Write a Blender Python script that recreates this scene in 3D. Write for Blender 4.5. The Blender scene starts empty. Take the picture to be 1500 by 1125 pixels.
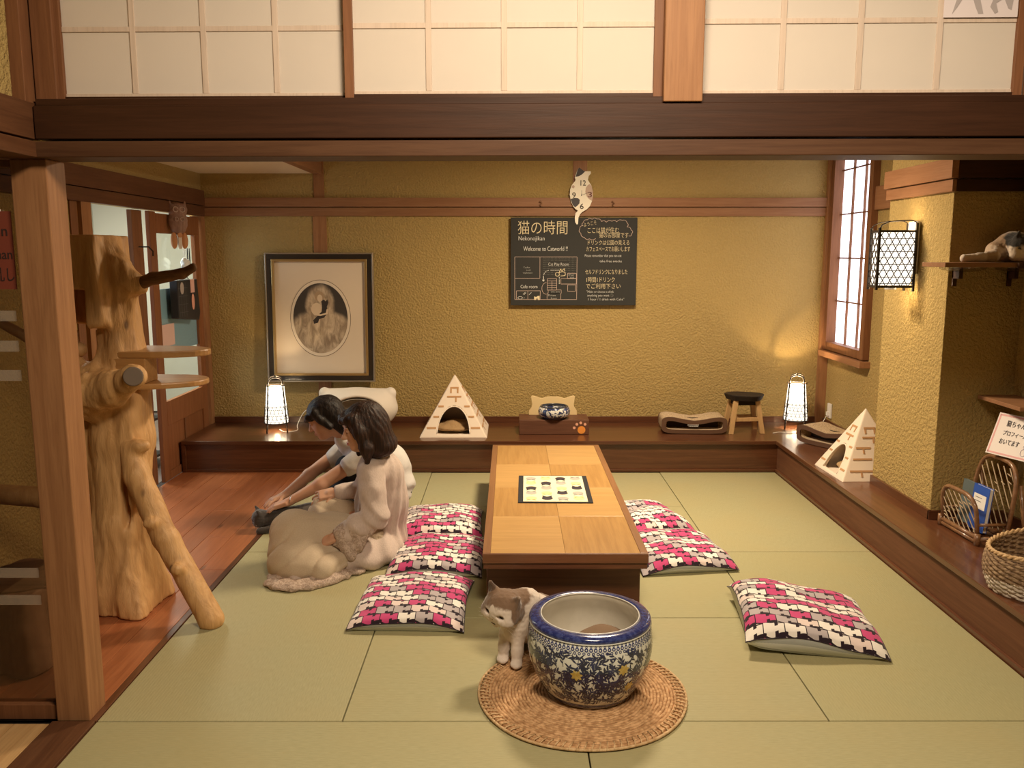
import bpy, bmesh, math, random
import numpy as np
from mathutils import Vector, Matrix
import openvdb as vdb
random.seed(7)
PI = math.pi
R = math.radians
SC = bpy.context.scene
COL = SC.collection

# ---------------------------------------------------------------- camera
cd = bpy.data.cameras.new('camera'); cam = bpy.data.objects.new('camera', cd); COL.objects.link(cam)
cam.location = (0, 0, 1.65)
cam.rotation_euler = (R(90) - math.atan(190/1250.), 0, R(-0.09))
cd.sensor_width = 36; cd.lens = 30.0; cd.clip_start = .05
SC.camera = cam
# ---------------------------------------------------------------- world, exposure
w = bpy.data.worlds.new('world'); SC.world = w; w.use_nodes = True
w.node_tree.nodes['Background'].inputs[0].default_value = (1.0, .80, .60, 1)
w.node_tree.nodes['Background'].inputs[1].default_value = .025
SC.view_settings.view_transform = 'Standard'; SC.view_settings.look = 'None'
SC.view_settings.gamma = 1.0; SC.view_settings.use_curve_mapping = False
SC.view_settings.exposure = 0.0
SC.cycles.use_denoising = True
SC.cycles.max_bounces = 8; SC.cycles.diffuse_bounces = 4; SC.cycles.glossy_bounces = 3
SC.cycles.transmission_bounces = 6; SC.cycles.transparent_max_bounces = 8
SC.cycles.sample_clamp_indirect = 6.0
SC.cycles.caustics_reflective = False; SC.cycles.caustics_refractive = False
# ---------------------------------------------------------------- lamps of the rooms, added fill lights
def area(name, loc, size, power, col, rot=(0, 0, 0), sizey=None, spread=None):
    l = bpy.data.lights.new(name, 'AREA'); l.energy = power; l.color = col; l.size = size
    l.shape = 'RECTANGLE' if sizey else 'DISK'
    if sizey: l.size_y = sizey
    if spread: l.spread = spread
    o = bpy.data.objects.new(name, l); o.location = loc; o.rotation_euler = rot; COL.objects.link(o); return o
WARM = (1.0, .79, .54)
area('tatami_room_ceiling_light', (.70, 5.20, 2.50), .42, 106, WARM)
fl = bpy.data.lights.new('front_room_pendant', 'POINT'); fl.energy = 67; fl.color = (1.0, .80, .58); fl.shadow_soft_size = .2
fo = bpy.data.objects.new('front_room_pendant', fl); fo.location = (.10, 1.62, 2.86); COL.objects.link(fo)
area('front_room_fill', (.45, 1.00, 3.05), .9, 98, (1.0, .80, .58))  # added fill without a known lamp, brightens the front floor
area('side_room_fill', (-3.4, 6.9, 2.5), .9, 115, (1.0, .95, .78))  # added fill, no lamp known here; lifts the room behind the doorway
area('side_room_daylight', (-3.75, 5.75, 1.35), 1.1, 26, (.62, .76, 1.0), (R(90), 0, R(-90)), 1.5)

# ---------------------------------------------------------------- node helper
class V:
    def __init__(s, nt, k): s.nt = nt; s.k = k
    def _m(s, op, o=None, c=None):
        n = s.nt.nodes.new('ShaderNodeMath'); n.operation = op
        for i, x in enumerate((s, o, c)):
            if x is None: continue
            if isinstance(x, V): s.nt.links.new(x.k, n.inputs[i])
            else: n.inputs[i].default_value = x
        return V(s.nt, n.outputs[0])
    def __add__(s, o): return s._m('ADD', o)
    __radd__ = __add__
    def __sub__(s, o): return s._m('SUBTRACT', o)
    def __rsub__(s, o): return (s * -1) + o
    def __mul__(s, o): return s._m('MULTIPLY', o)
    __rmul__ = __mul__
    def __truediv__(s, o): return s._m('DIVIDE', o)
    def floor(s): return s._m('FLOOR')
    def fract(s): return s._m('FRACT')
    def abs(s): return s._m('ABSOLUTE')
    def sin(s): return s._m('SINE')
    def sqrt(s): return s._m('SQRT')
    def lt(s, o): return s._m('LESS_THAN', o)
    def gt(s, o): return s._m('GREATER_THAN', o)
    def mx(s, o): return s._m('MAXIMUM', o)
    def mn(s, o): return s._m('MINIMUM', o)
    def pow(s, o): return s._m('POWER', o)
    def ss(s, a, b):
        n = s.nt.nodes.new('ShaderNodeMapRange'); n.interpolation_type = 'SMOOTHSTEP'
        s.nt.links.new(s.k, n.inputs[0]); n.inputs[1].default_value = a; n.inputs[2].default_value = b
        return V(s.nt, n.outputs[0])

class Mat:
    def __init__(s, name, col=(.5, .5, .5), rough=.6, **kw):
        m = bpy.data.materials.new(name); m.use_nodes = True; s.m = m; s.nt = m.node_tree
        s.b = s.nt.nodes['Principled BSDF']
        s.b.inputs['Base Color'].default_value = (*col, 1); s.b.inputs['Roughness'].default_value = rough
        for k, v in kw.items():
            k = {'metal': 'Metallic', 'spec': 'Specular IOR Level', 'coat': 'Coat Weight', 'sheen': 'Sheen Weight', 'trans': 'Transmission Weight',
                 'alpha': 'Alpha', 'sss': 'Subsurface Weight', 'estr': 'Emission Strength', 'ior': 'IOR'}.get(k, k)
            s.b.inputs[k].default_value = v
    def coord(s, kind='Object', scale=(1, 1, 1), rot=(0, 0, 0)):
        t = s.nt.nodes.new('ShaderNodeTexCoord'); mp = s.nt.nodes.new('ShaderNodeMapping')
        s.nt.links.new(t.outputs[kind], mp.inputs[0]); mp.inputs['Scale'].default_value = scale; mp.inputs['Rotation'].default_value = rot
        return mp.outputs[0]
    def world(s, scale=(1, 1, 1)):
        t = s.nt.nodes.new('ShaderNodeNewGeometry'); mp = s.nt.nodes.new('ShaderNodeMapping')
        s.nt.links.new(t.outputs['Position'], mp.inputs[0]); mp.inputs['Scale'].default_value = scale
        return mp.outputs[0]
    def sep(s, vec):
        n = s.nt.nodes.new('ShaderNodeSeparateXYZ'); s.nt.links.new(vec, n.inputs[0]); return [V(s.nt, o) for o in n.outputs]
    def comb(s, *a):
        n = s.nt.nodes.new('ShaderNodeCombineXYZ')
        for i, x in enumerate(a):
            if isinstance(x, V): s.nt.links.new(x.k, n.inputs[i])
            else: n.inputs[i].default_value = x
        return n.outputs[0]
    def noise(s, vec, scale=5, detail=3, rough=.5, dist=0):
        n = s.nt.nodes.new('ShaderNodeTexNoise'); s.nt.links.new(vec, n.inputs['Vector'])
        n.inputs['Scale'].default_value = scale; n.inputs['Detail'].default_value = detail
        n.inputs['Roughness'].default_value = rough; n.inputs['Distortion'].default_value = dist
        return V(s.nt, n.outputs[0])
    def vor(s, vec, scale=5, feat='F1', out=0):
        n = s.nt.nodes.new('ShaderNodeTexVoronoi'); n.feature = feat; s.nt.links.new(vec, n.inputs['Vector']); n.inputs['Scale'].default_value = scale
        return V(s.nt, n.outputs[out])
    def white(s, vec):
        n = s.nt.nodes.new('ShaderNodeTexWhiteNoise'); s.nt.links.new(vec, n.inputs['Vector']); return V(s.nt, n.outputs['Value'])
    def rnd(s):
        n = s.nt.nodes.new('ShaderNodeObjectInfo'); return V(s.nt, n.outputs['Random'])
    def mix(s, f, a, b, mode='MIX'):
        n = s.nt.nodes.new('ShaderNodeMix'); n.data_type = 'RGBA'; n.blend_type = mode
        for i, x in ((0, f), (6, a), (7, b)):
            if isinstance(x, V): s.nt.links.new(x.k, n.inputs[i])
            elif i == 0: n.inputs[0].default_value = x
            elif isinstance(x, tuple): n.inputs[i].default_value = (*x, 1)
            else: s.nt.links.new(x, n.inputs[i])
        return n.outputs[2]
    def color(s, c): s.nt.links.new(c, s.b.inputs['Base Color']); return s
    def rough(s, v): s.nt.links.new(v.k, s.b.inputs['Roughness']); return s
    def bump(s, h, strength=.3, dist=.01):
        n = s.nt.nodes.new('ShaderNodeBump'); s.nt.links.new(h.k, n.inputs['Height']); n.inputs['Strength'].default_value = strength
        n.inputs['Distance'].default_value = dist; s.nt.links.new(n.outputs[0], s.b.inputs['Normal']); return s
    def emit(s, col, st):
        s.b.inputs['Emission Color'].default_value = (*col, 1); s.b.inputs['Emission Strength'].default_value = st; return s

def flat(name, col, rough=.6, **kw): return Mat(name, col, rough, **kw).m

def wood(name, c1, c2, rough=.5, axis='X', scale=1.0, knots=False, var=.25, coat=0, bump=.15, kind='Object'):
    M = Mat(name, c1, rough, spec=.5 if coat else .25)
    st = {'X': (1.2, 22, 22), 'Y': (22, 1.2, 22), 'Z': (22, 22, 1.2)}[axis]
    st = tuple(a*scale for a in st)
    co = M.coord(kind, st)
    g = M.noise(co, 1.6, 5, .62, .6); f = M.noise(co, 7, 3, .6)
    c = M.mix(g.ss(.3, .72), c1, c2)
    c = M.mix((f.ss(.45, .75)) * .3, c, tuple(x*.6 for x in c1))
    c = M.mix(M.rnd() * var, c, tuple(x*.55 for x in c1))
    if knots:
        k = M.vor(M.coord(kind, {'X': (2.2, 7, 7), 'Y': (7, 2.2, 7), 'Z': (7, 7, 2.2)}[axis]), 1.0)
        c = M.mix((k.ss(.16, .05)) * .75, c, tuple(x*.25 for x in c1))
    M.color(c); M.bump(g + f*.4, bump, .003)
    if coat: M.b.inputs['Coat Weight'].default_value = coat; M.b.inputs['Coat Roughness'].default_value = .12
    return M.m

def plaster(name, c):
    M = Mat(name, c, .92, spec=.2)
    co = M.world()
    n = M.noise(co, 62, 3, .55); b = M.noise(co, 3, 2)
    M.color(M.mix(n.ss(.25, .8) * .35, c, tuple(x*.78 for x in c)))
    M.bump(n.ss(.3, .7) + M.noise(co, 150, 2)*.25, .9, .006)
    return M.m

MT = {}
MT['plaster'] = plaster('yellow_ochre_plaster', (.45, .322, .122))
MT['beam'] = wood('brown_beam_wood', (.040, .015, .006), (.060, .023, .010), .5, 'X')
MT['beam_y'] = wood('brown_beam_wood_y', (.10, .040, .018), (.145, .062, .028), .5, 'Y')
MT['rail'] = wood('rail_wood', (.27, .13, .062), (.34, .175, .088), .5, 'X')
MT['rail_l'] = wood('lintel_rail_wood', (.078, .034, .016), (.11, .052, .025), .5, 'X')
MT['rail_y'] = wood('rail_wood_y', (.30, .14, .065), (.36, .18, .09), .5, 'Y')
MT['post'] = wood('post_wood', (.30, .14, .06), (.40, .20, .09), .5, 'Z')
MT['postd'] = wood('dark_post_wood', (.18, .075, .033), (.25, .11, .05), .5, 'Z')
MT['step_x'] = wood('dark_step_wood', (.088, .029, .012), (.14, .052, .022), .3, 'X', coat=.35, bump=.08)
MT['step_y'] = wood('dark_step_wood_y', (.098, .034, .015), (.155, .060, .026), .3, 'Y', coat=.35, bump=.08)
MT['door_w'] = wood('door_wood', (.24, .09, .035), (.31, .13, .055), .45, 'Z')
MT['plank'] = wood('red_cedar_plank', (.34, .11, .042), (.46, .165, .066), .32, 'Y', knots=True, var=.35, coat=.15)
MT['lfloor'] = wood('pale_floor_wood', (.56, .33, .14), (.68, .43, .20), .4, 'Y')
MT['black'] = flat('black_paint', (.02, .018, .016), .5)
MT['dark'] = flat('dark_gap', (.02, .012, .008), .9)
MT['white'] = flat('white_plastic', (.82, .80, .76), .4)
MT['chrome'] = flat('metal', (.7, .7, .7), .25, metal=1.0)

def tatami():
    M = Mat('tatami_rush', (.36, .33, .16), .62, spec=.35)
    u, v, _ = M.sep(M.coord('Object'))
    a = (v*520).sin()*.5 + .5
    n = M.noise(M.coord('Object', (9, 130, 1)), 3, 3, .6); big = M.noise(M.coord('Object'), 2.2, 3)
    c = M.mix(n.ss(.3, .75), (.40, .37, .215), (.325, .305, .165))
    c = M.mix(big.ss(.35, .7)*.4, c, (.40, .335, .17))
    c = M.mix(M.rnd()*.3, c, (.30, .30, .13))
    M.color(c); M.bump(a*.6 + n, .22, .0016)
    return M.m
MT['tatami'] = tatami()

def logwood():
    M = Mat('bare_log_wood', (.55, .31, .12), .55)
    co = M.coord('Object', (9, 9, 1.6)); g = M.noise(co, 2.2, 5, .6, 1.2); f = M.noise(M.coord('Object', (30, 30, 3)), 2, 4)
    k = M.vor(M.coord('Object', (6, 6, 3)), 1.0)
    b = M.noise(M.coord('Object', (3, 3, 1.5)), 2.0, 3, .5, .8)
    c = M.mix(g.ss(.3, .7), (.68, .41, .18), (.54, .30, .115))
    c = M.mix(b.ss(.60, .76)*.4, c, (.26, .13, .055))
    c = M.mix(f.ss(.55, .8)*.35, c, (.26, .12, .045))
    c = M.mix(k.ss(.10, .03)*.8, c, (.10, .05, .025))
    M.color(c); M.bump(g + f*.4, .5, .012)
    return M.m
MT['log'] = logwood()
MT['bark'] = wood('bark', (.13, .062, .03), (.24, .12, .055), .8, 'X', scale=1.5, bump=.6)

# ---------------------------------------------------------------- object helpers
def thing(name, label, cat, loc=(0, 0, 0), rz=0, group=None):
    o = bpy.data.objects.new(name, None); COL.objects.link(o); o.location = loc; o.rotation_euler = (0, 0, rz)
    o.empty_display_size = .05
    o['label'] = label; o['category'] = cat
    if group: o['group'] = group
    return o
def tag(o, label, cat, group=None):
    o['label'] = label; o['category'] = cat
    if group: o['group'] = group
    return o
def link(name, me, mat, parent=None, kind=None, label=None):
    o = bpy.data.objects.new(name, me); COL.objects.link(o)
    if mat and len(me.materials) == 0: me.materials.append(mat)
    if parent: o.parent = parent
    if kind: o['kind'] = kind
    if label: o['label'] = label
    return o
def move_origin(o, loc):
    """shift a mesh's origin to loc (its parent's space) without moving it"""
    o.data.transform(Matrix.Translation(-Vector(loc))); o.location = loc; return o
def dup(o, parent=None, **kw):
    c = o.copy(); COL.objects.link(c)
    if parent: c.parent = parent
    for ch in o.children: dup(ch, c)
    for k, v in kw.items():
        if k in ('label', 'group'): c[k] = v
        else: setattr(c, k, v)
    return c

class MB:
    def __init__(s): s.v = []; s.f = []; s.uv = {}; s.T = Matrix.Identity(4)
    def add(s, vs, fs):
        b = len(s.v); s.v += [tuple(s.T @ Vector(p)) for p in vs]; s.f += [tuple(b+i for i in f) for f in fs]; return s
    def box(s, lo, hi):
        (a, b, c), (d, e, f) = lo, hi
        return s.add([(a,b,c),(d,b,c),(d,e,c),(a,e,c),(a,b,f),(d,b,f),(d,e,f),(a,e,f)],
                     [(0,3,2,1),(4,5,6,7),(0,1,5,4),(1,2,6,5),(2,3,7,6),(3,0,4,7)])
    def cyl(s, p0, p1, r0, r1=None, n=12, cap=True):
        r1 = r0 if r1 is None else r1; p0, p1 = Vector(p0), Vector(p1); d = (p1-p0).normalized()
        a = d.orthogonal().normalized(); b = d.cross(a)
        vs = []
        for p, r in ((p0, r0), (p1, r1)):
            for i in range(n):
                t = 2*PI*i/n; vs.append(p + a*math.cos(t)*r + b*math.sin(t)*r)
        fs = [(i, (i+1) % n, n+(i+1) % n, n+i) for i in range(n)]
        if cap: fs += [tuple(range(n))[::-1], tuple(range(n, 2*n))]
        return s.add(vs, fs)
    def tube(s, path, r, n=6, closed=False):
        P = [Vector(p) for p in path]; m = len(P); rs = r if isinstance(r, (list, tuple)) else [r]*m
        vs = []; up = None
        for i, p in enumerate(P):
            d = (P[(i+1) % m] - P[i-1]) if closed else (P[min(i+1, m-1)] - P[max(i-1, 0)])
            d.normalize()
            if up is None: up = d.orthogonal().normalized()
            up = (up - d*up.dot(d)).normalized(); q = d.cross(up)
            for k in range(n):
                t = 2*PI*k/n; vs.append(p + up*math.cos(t)*rs[i] + q*math.sin(t)*rs[i])
        fs = []
        for i in range(m if closed else m-1):
            j = (i+1) % m
            for k in range(n): fs.append((i*n+k, i*n+(k+1) % n, j*n+(k+1) % n, j*n+k))
        if not closed: fs += [tuple(range(n))[::-1], tuple((m-1)*n+k for k in range(n))]
        return s.add(vs, fs)
    def lathe(s, prof, n=48, c=(0, 0, 0), close=False, cap=True):
        vs = []
        for r, z in prof:
            for i in range(n):
                t = 2*PI*i/n; vs.append((c[0]+r*math.cos(t), c[1]+r*math.sin(t), c[2]+z))
        m = len(prof); fs = []
        for j in range(m-1 if not close else m):
            k = (j+1) % m
            for i in range(n): fs.append((j*n+i, j*n+(i+1) % n, k*n+(i+1) % n, k*n+i))
        if not close and cap:
            if prof[0][0] > 1e-4: fs.append(tuple(range(n))[::-1])
            if prof[-1][0] > 1e-4: fs.append(tuple((m-1)*n+i for i in range(n)))
        return s.add(vs, fs)
    def prism(s, poly, f3, th):
        """poly 2D ccw, f3(x,y,t)->3D, extruded t 0..th"""
        n = len(poly)
        vs = [f3(x, y, 0) for x, y in poly] + [f3(x, y, th) for x, y in poly]
        return s.add(vs, [tuple(range(n))[::-1], tuple(range(n, 2*n))] + [(i, (i+1) % n, n+(i+1) % n, n+i) for i in range(n)])
    def mesh(s, name, smooth=False):
        me = bpy.data.meshes.new(name); me.from_pydata(s.v, [], s.f); me.validate()
        if smooth: me.polygons.foreach_set('use_smooth', [True]*len(me.polygons))
        bm = bmesh.new(); bm.from_mesh(me); bmesh.ops.recalc_face_normals(bm, faces=bm.faces); bm.to_mesh(me); bm.free()
        return me
    def build(s, name, mat, parent=None, smooth=False, bevel=0, kind=None, label=None, origin=None, seg=2):
        o = link(name, s.mesh(name, smooth), mat, parent, kind, label)
        if bevel:
            m = o.modifiers.new('bevel', 'BEVEL'); m.width = bevel; m.segments = seg; m.limit_method = 'ANGLE'; m.angle_limit = R(40)
        if origin is not None: move_origin(o, origin)
        return o
def box(name, lo, hi, mat, parent=None, bevel=.002, kind=None, label=None, center=False):
    c = [(a+b)/2 for a, b in zip(lo, hi)]
    o = MB().box(lo, hi).build(name, mat, parent, False, bevel, kind, label, origin=c)
    return o

# ---------------------------------------------------------------- implicit surfaces (bodies, logs, cats, cloth)
def _len(a): return np.sqrt((a*a).sum(-1))
class SDF:
    def __init__(s, lo, hi, vox):
        s.lo = np.array(lo, np.float32); s.vox = vox; s.n = np.ceil((np.array(hi)-s.lo)/vox).astype(int)+1
        s.F = np.full(s.n, 1.0, np.float32)
    def sub(s, lo, hi, pad):
        a = np.clip(np.floor((np.array(lo)-pad-s.lo)/s.vox).astype(int), 0, s.n-1)
        b = np.clip(np.ceil((np.array(hi)+pad-s.lo)/s.vox).astype(int)+1, 1, s.n)
        sl = tuple(slice(x, max(x+1, y)) for x, y in zip(a, b))
        g = np.meshgrid(*[np.arange(q.start, q.stop, dtype=np.float32)*s.vox + s.lo[i] for i, q in enumerate(sl)], indexing='ij')
        return sl, np.stack(g, -1)
    def op(s, sl, d, k, mode):
        F = s.F[sl]
        if mode == '+':
            if k > 0: h = np.clip(.5+.5*(F-d)/k, 0, 1); s.F[sl] = F*(1-h)+d*h - k*h*(1-h)
            else: s.F[sl] = np.minimum(F, d)
        elif mode == '-':
            if k > 0: h = np.clip(.5-.5*(F+d)/k, 0, 1); s.F[sl] = F*(1-h)-d*h + k*h*(1-h)
            else: s.F[sl] = np.maximum(F, -d)
        return s
    def cone(s, a, b, ra, rb=None, k=.02, mode='+'):
        rb = ra if rb is None else rb; a = np.array(a, np.float32); b = np.array(b, np.float32); r = max(ra, rb)
        sl, P = s.sub(np.minimum(a, b)-r, np.maximum(a, b)+r, k+4*s.vox)
        ba = b-a; t = np.clip(((P-a)@ba)/max(1e-9, float(ba@ba)), 0, 1)
        d = _len(P-a-t[..., None]*ba) - (ra+(rb-ra)*t)
        return s.op(sl, d.astype(np.float32), k, mode)
    def chain(s, pts, rs, k=.02):
        for i in range(len(pts)-1): s.cone(pts[i], pts[i+1], rs[i], rs[i+1], k)
        return s
    def ell(s, c, r, M=None, k=.02, mode='+'):
        c = np.array(c, np.float32); r = np.array(r, np.float32); m = float(r.max())
        sl, P = s.sub(c-m, c+m, k+4*s.vox); Q = P-c
        if M is not None: Q = Q @ np.array(M, np.float32)      # columns of M are the local axes
        k0 = _len(Q/r); k1 = _len(Q/(r*r)); d = k0*(k0-1)/np.maximum(k1, 1e-6)
        return s.op(sl, d.astype(np.float32), k, mode)
    def rbox(s, c, h, rad=.01, M=None, k=.01, mode='+'):
        c = np.array(c, np.float32); h = np.array(h, np.float32); m = float(np.linalg.norm(h))+rad
        sl, P = s.sub(c-m, c+m, k+4*s.vox); Q = P-c
        if M is not None: Q = Q @ np.array(M, np.float32)
        q = np.abs(Q)-h; d = _len(np.maximum(q, 0)) + np.minimum(q.max(-1), 0) - rad
        return s.op(sl, d.astype(np.float32), k, mode)
    def plane(s, n, o, k=0.0):     # cut away the side n points to
        n = np.array(n, np.float32); n /= np.linalg.norm(n); sl, P = s.sub(s.lo, s.lo+s.n*s.vox, 0)
        d = (P-np.array(o, np.float32))@n; s.F = np.maximum(s.F, d); return s
    def displace(s, fn):
        sl, P = s.sub(s.lo, s.lo+s.n*s.vox, 0); s.F = s.F + fn(P).astype(np.float32); return s
    def mesh(s, name, decim=None):
        G = vdb.FloatGrid(3.0); G.copyFromArray(np.clip(s.F/s.vox, -3, 3).astype(np.float32))
        p, q = G.convertToQuads(0.0); p = p*s.vox + s.lo; q = q[:, ::-1]
        me = bpy.data.meshes.new(name); me.from_pydata(p.tolist(), [], q.tolist())
        me.polygons.foreach_set('use_smooth', [True]*len(me.polygons)); me.update()
        return me
    def build(s, name, mat, parent=None, smoothit=0, loc=None, **kw):
        me = s.mesh(name)
        if smoothit:
            bm = bmesh.new(); bm.from_mesh(me)
            for _ in range(smoothit): bmesh.ops.smooth_vert(bm, verts=bm.verts, factor=.5, use_axis_x=True, use_axis_y=True, use_axis_z=True)
            bm.to_mesh(me); bm.free()
            me.polygons.foreach_set('use_smooth', [True]*len(me.polygons))
        if loc is not None: me.transform(Matrix.Translation(-Vector(loc)))
        return link(name, me, mat, parent, **kw)
def nz(P, f, s=0.0):
    x, y, z = P[..., 0]*f, P[..., 1]*f, P[..., 2]*f
    return (np.sin(x*1.0+1.7*np.sin(y*.9+s)+s) + np.sin(y*1.1+1.5*np.sin(z*1.2+s*2)+1.3*s) + np.sin(z*.95+1.6*np.sin(x*1.15+s*.7)+2.1))/3
def axes(f, up=(0, 0, 1)):
    """3x3 with columns right, forward, up"""
    f = Vector(f).normalized(); r = f.cross(Vector(up)).normalized(); u = r.cross(f)
    return np.array([[r.x, f.x, u.x], [r.y, f.y, u.y], [r.z, f.z, u.z]])

# ---------------------------------------------------------------- lettering
def text_mesh(txt, size, bold=0.0, align='LEFT', th=.0006, res=3):
    c = bpy.data.curves.new('t', 'FONT'); c.body = txt; c.size = size; c.align_x = align; c.offset = bold; c.extrude = th; c.resolution_u = res
    o = bpy.data.objects.new('t', c); COL.objects.link(o)
    bpy.context.view_layer.update(); dg = bpy.context.evaluated_depsgraph_get()
    me = bpy.data.meshes.new_from_object(o.evaluated_get(dg)); bpy.data.objects.remove(o); bpy.data.curves.remove(c)
    return me
def letters(name, items, mat, parent=None, M=Matrix.Identity(4), label=None):
    """items: (text, x, y, size, width or None, bold, slant) in the plane; all joined into one printed part"""
    bm = bmesh.new()
    for it in items:
        t, x, y, sz, wd, bd, rot = (list(it)+[None, 0, 0])[:7] if len(it) < 7 else it
        me = text_mesh(t, sz, bd)
        if len(me.vertices):
            xs = [v.co.x for v in me.vertices]; k = (wd/(max(xs)-min(xs))) if wd else 1
            me.transform(Matrix.Translation((x, y, 0)) @ Matrix.Rotation(rot, 4, 'Z') @ Matrix.Diagonal((k, 1, 1, 1)))
            bm.from_mesh(me)
        bpy.data.meshes.remove(me)
    me = bpy.data.meshes.new(name); bm.to_mesh(me); bm.free(); me.transform(M)
    me.materials.clear()
    return link(name, me, mat, parent, label=label)

# ================================================================= THE ROOM
BW = 7.10; LW = -2.52; RW = 2.64; PF = 6.355; PX = 2.02; PT = .245; CE = 2.62
def S(name, lo, hi, mat, bevel=.002, parent=None):
    return box(name, lo, hi, mat, parent, bevel, None if parent else 'structure')

sub = MB().box((-2.6, -.6, -.08), (2.8, 7.2, -.022)).build('floor', MT['dark'], kind='structure')
S('ceiling', (-2.6, 2.95, CE), (2.8, 7.2, CE+.05), flat('ceiling_board', (.42, .33, .22), .8), 0)
S('wall_back', (-2.62, BW, -.05), (2.75, BW+.1, CE), MT['plaster'], 0)
# left wall with the doorway (Y 5.10 - 7.08, z 0 - 1.95)
wl = MB(); wl.box((LW-.08, 2.95, 0), (LW, 5.10, CE)); wl.box((LW-.08, 5.10, 1.96), (LW, BW, CE))
wl.build('wall_left', MT['plaster'], kind='structure')
# right wall with window opening
wr = MB(); wr.box((RW, 2.2, -.05), (RW+.1, 6.28, CE)); wr.box((RW, 6.28, -.05), (RW+.1, BW, .90)); wr.box((RW, 6.28, 2.44), (RW+.1, BW, CE)); wr.box((RW, 7.02, .9), (RW+.1, BW, 2.44))
wr.build('wall_right', MT['plaster'], kind='structure')
S('wall_pillar', (2.25, 4.42, PT), (RW+.02, 5.16, CE), MT['plaster'], .004)
# tatami mats
xs = [-1.480, -.603, 1.14, 2.0235]; Y0 = 2.835; g = .878
mats = [(xs[0], xs[1], Y0, Y0+2*g), (xs[0], xs[1], Y0+2*g, PF), (xs[2], xs[3], Y0, Y0+2*g), (xs[2], xs[3], Y0+2*g, PF)]
mats += [(xs[1], xs[2], Y0+i*g, min(PF, Y0+(i+1)*g)) for i in range(4)]
mats += [(xs[0], .26, Y0-g, Y0), (.26, xs[3], Y0-g, Y0), (xs[0], .26, Y0-2*g, Y0-g), (.26, xs[3], Y0-2*g, Y0-g)]
for (a, b, c, d) in mats:
    e = .0022; cx, cy = (a+b)/2, (c+d)/2; hx, hy = (b-a)/2-e, (d-c)/2-e
    rot = hy > hx
    o = MB().box((-max(hx, hy), -min(hx, hy), -.022), (max(hx, hy), min(hx, hy), 0)).build('tatami_mat', MT['tatami'], sub, bevel=.0035)
    o.location = (cx, cy, 0)
    if rot: o.rotation_euler = (0, 0, R(90))
# red plank floor on the left, with a kerb strip against the mats
pw = .145; k = 0; x = LW
while x < -1.515:
    x1 = min(x+pw, -1.512); y = 2.9
    ends = sorted([2.9 + ((k*1.37+.8) % 1.9), 2.9 + ((k*1.37+.8) % 1.9) + 1.9, BW])
    for e in ends:
        e = min(e, PF if x > -1.6 else BW)
        if e - y > .05:
            o = MB().box((x+.0012, y+.001, -.022), (x1-.0012, e-.001, -.001)).build('floor_plank', MT['plank'], sub, bevel=.0015, origin=((x+x1)/2, (y+e)/2, 0))
        y = e
    x = x1; k += 1
S('trim_1', (-1.510, Y0, -.022), (-1.481, PF, .002), MT['step_y'], .002)
# threshold towards the camera and the pale passage floor
S('trim_2', (-1.635, -.5, -.022), (-1.482, 2.83, .006), MT['beam_y'], .003)
for i in range(7):
    a = -1.64-.125*(i+1)
    MB().box((a+.001, -.5, -.022), (a+.124, 2.82, 0)).build('floor_plank', MT['lfloor'], sub, bevel=.001, origin=(a+.06, 1, 0))

# raised step along back and right
S('trim_3', (LW, PF+.02, 0), (RW, BW, PT-.028), MT['step_x'], 0)
S('trim_35', (PX+.02, 1.2, 0), (RW, PF+.019, PT-.028), wood('riser_wood', (.125, .050, .024), (.175, .075, .036), .6, 'Y', bump=.08), 0)
S('trim_4', (LW+.01, PF-.003, PT-.03), (RW, BW, PT), MT['step_x'], .004)
tb = MB(); tb.add([(PX, 1.2, PT-.03), (RW, 1.2, PT-.03), (RW, PF+.01, PT-.03), (PX, PF+.01, PT-.03), (PX, 1.2, PT+.0005), (RW, 1.2, PT+.0005), (RW, PF+.01, PT+.0005), (PX, PF+.01, PT+.0005)],
                  [(0,3,2,1),(4,5,6,7),(0,1,5,4),(1,2,6,5),(2,3,7,6),(3,0,4,7)])
tb.build('trim_5', MT['step_y'], kind='structure', bevel=.004)
S('baseboard_step_back', (LW+.02, PF+.008, 0), (PX+.01, PF+.022, .022), MT['step_x'], .002)
S('baseboard_step_right', (PX+.006, 1.2, -.02), (PX+.022, PF+.01, .022), MT['step_y'], .002)
S('trim_6', (LW+.012, PF+.004, 0), (LW+.04, PF+.03, PT-.03), MT['step_x'], .002)
# baseboards on the step
S('baseboard_back', (LW, BW-.015, PT), (RW, BW, PT+.05), MT['step_x'])
S('baseboard_right', (RW-.015, 5.16, PT), (RW, BW, PT+.045), MT['step_y'])
S('baseboard_pillar', (2.235, 4.405, PT), (2.252, 5.16, PT+.05), MT['step_y'])
S('baseboard_alcove', (2.235, 4.403, PT), (RW, 4.42, PT+.05), MT['step_x'])
S('baseboard_alcove_side', (RW-.015, 2.3, PT), (RW, 4.41, PT+.05), MT['step_y'])
# nageshi rails: back wall
S('trim_7', (LW, BW-.035, 2.032), (RW, BW, 2.104), MT['rail'])
S('trim_8', (LW, BW-.022, 1.958), (RW, BW, 2.026), MT['rail'])
S('trim_9', (-1.615, BW-.012, PT+.05), (-1.505, BW, 1.958), MT['post'])
S('trim_10', (-1.60, BW-.012, 2.104), (-1.515, BW, CE), MT['post'])
S('trim_11', (.505, BW-.012, 2.104), (.62, BW, CE), MT['post'])
S('trim_12', (RW-.07, BW-.05, PT), (RW, BW, CE), MT['post'])
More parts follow.
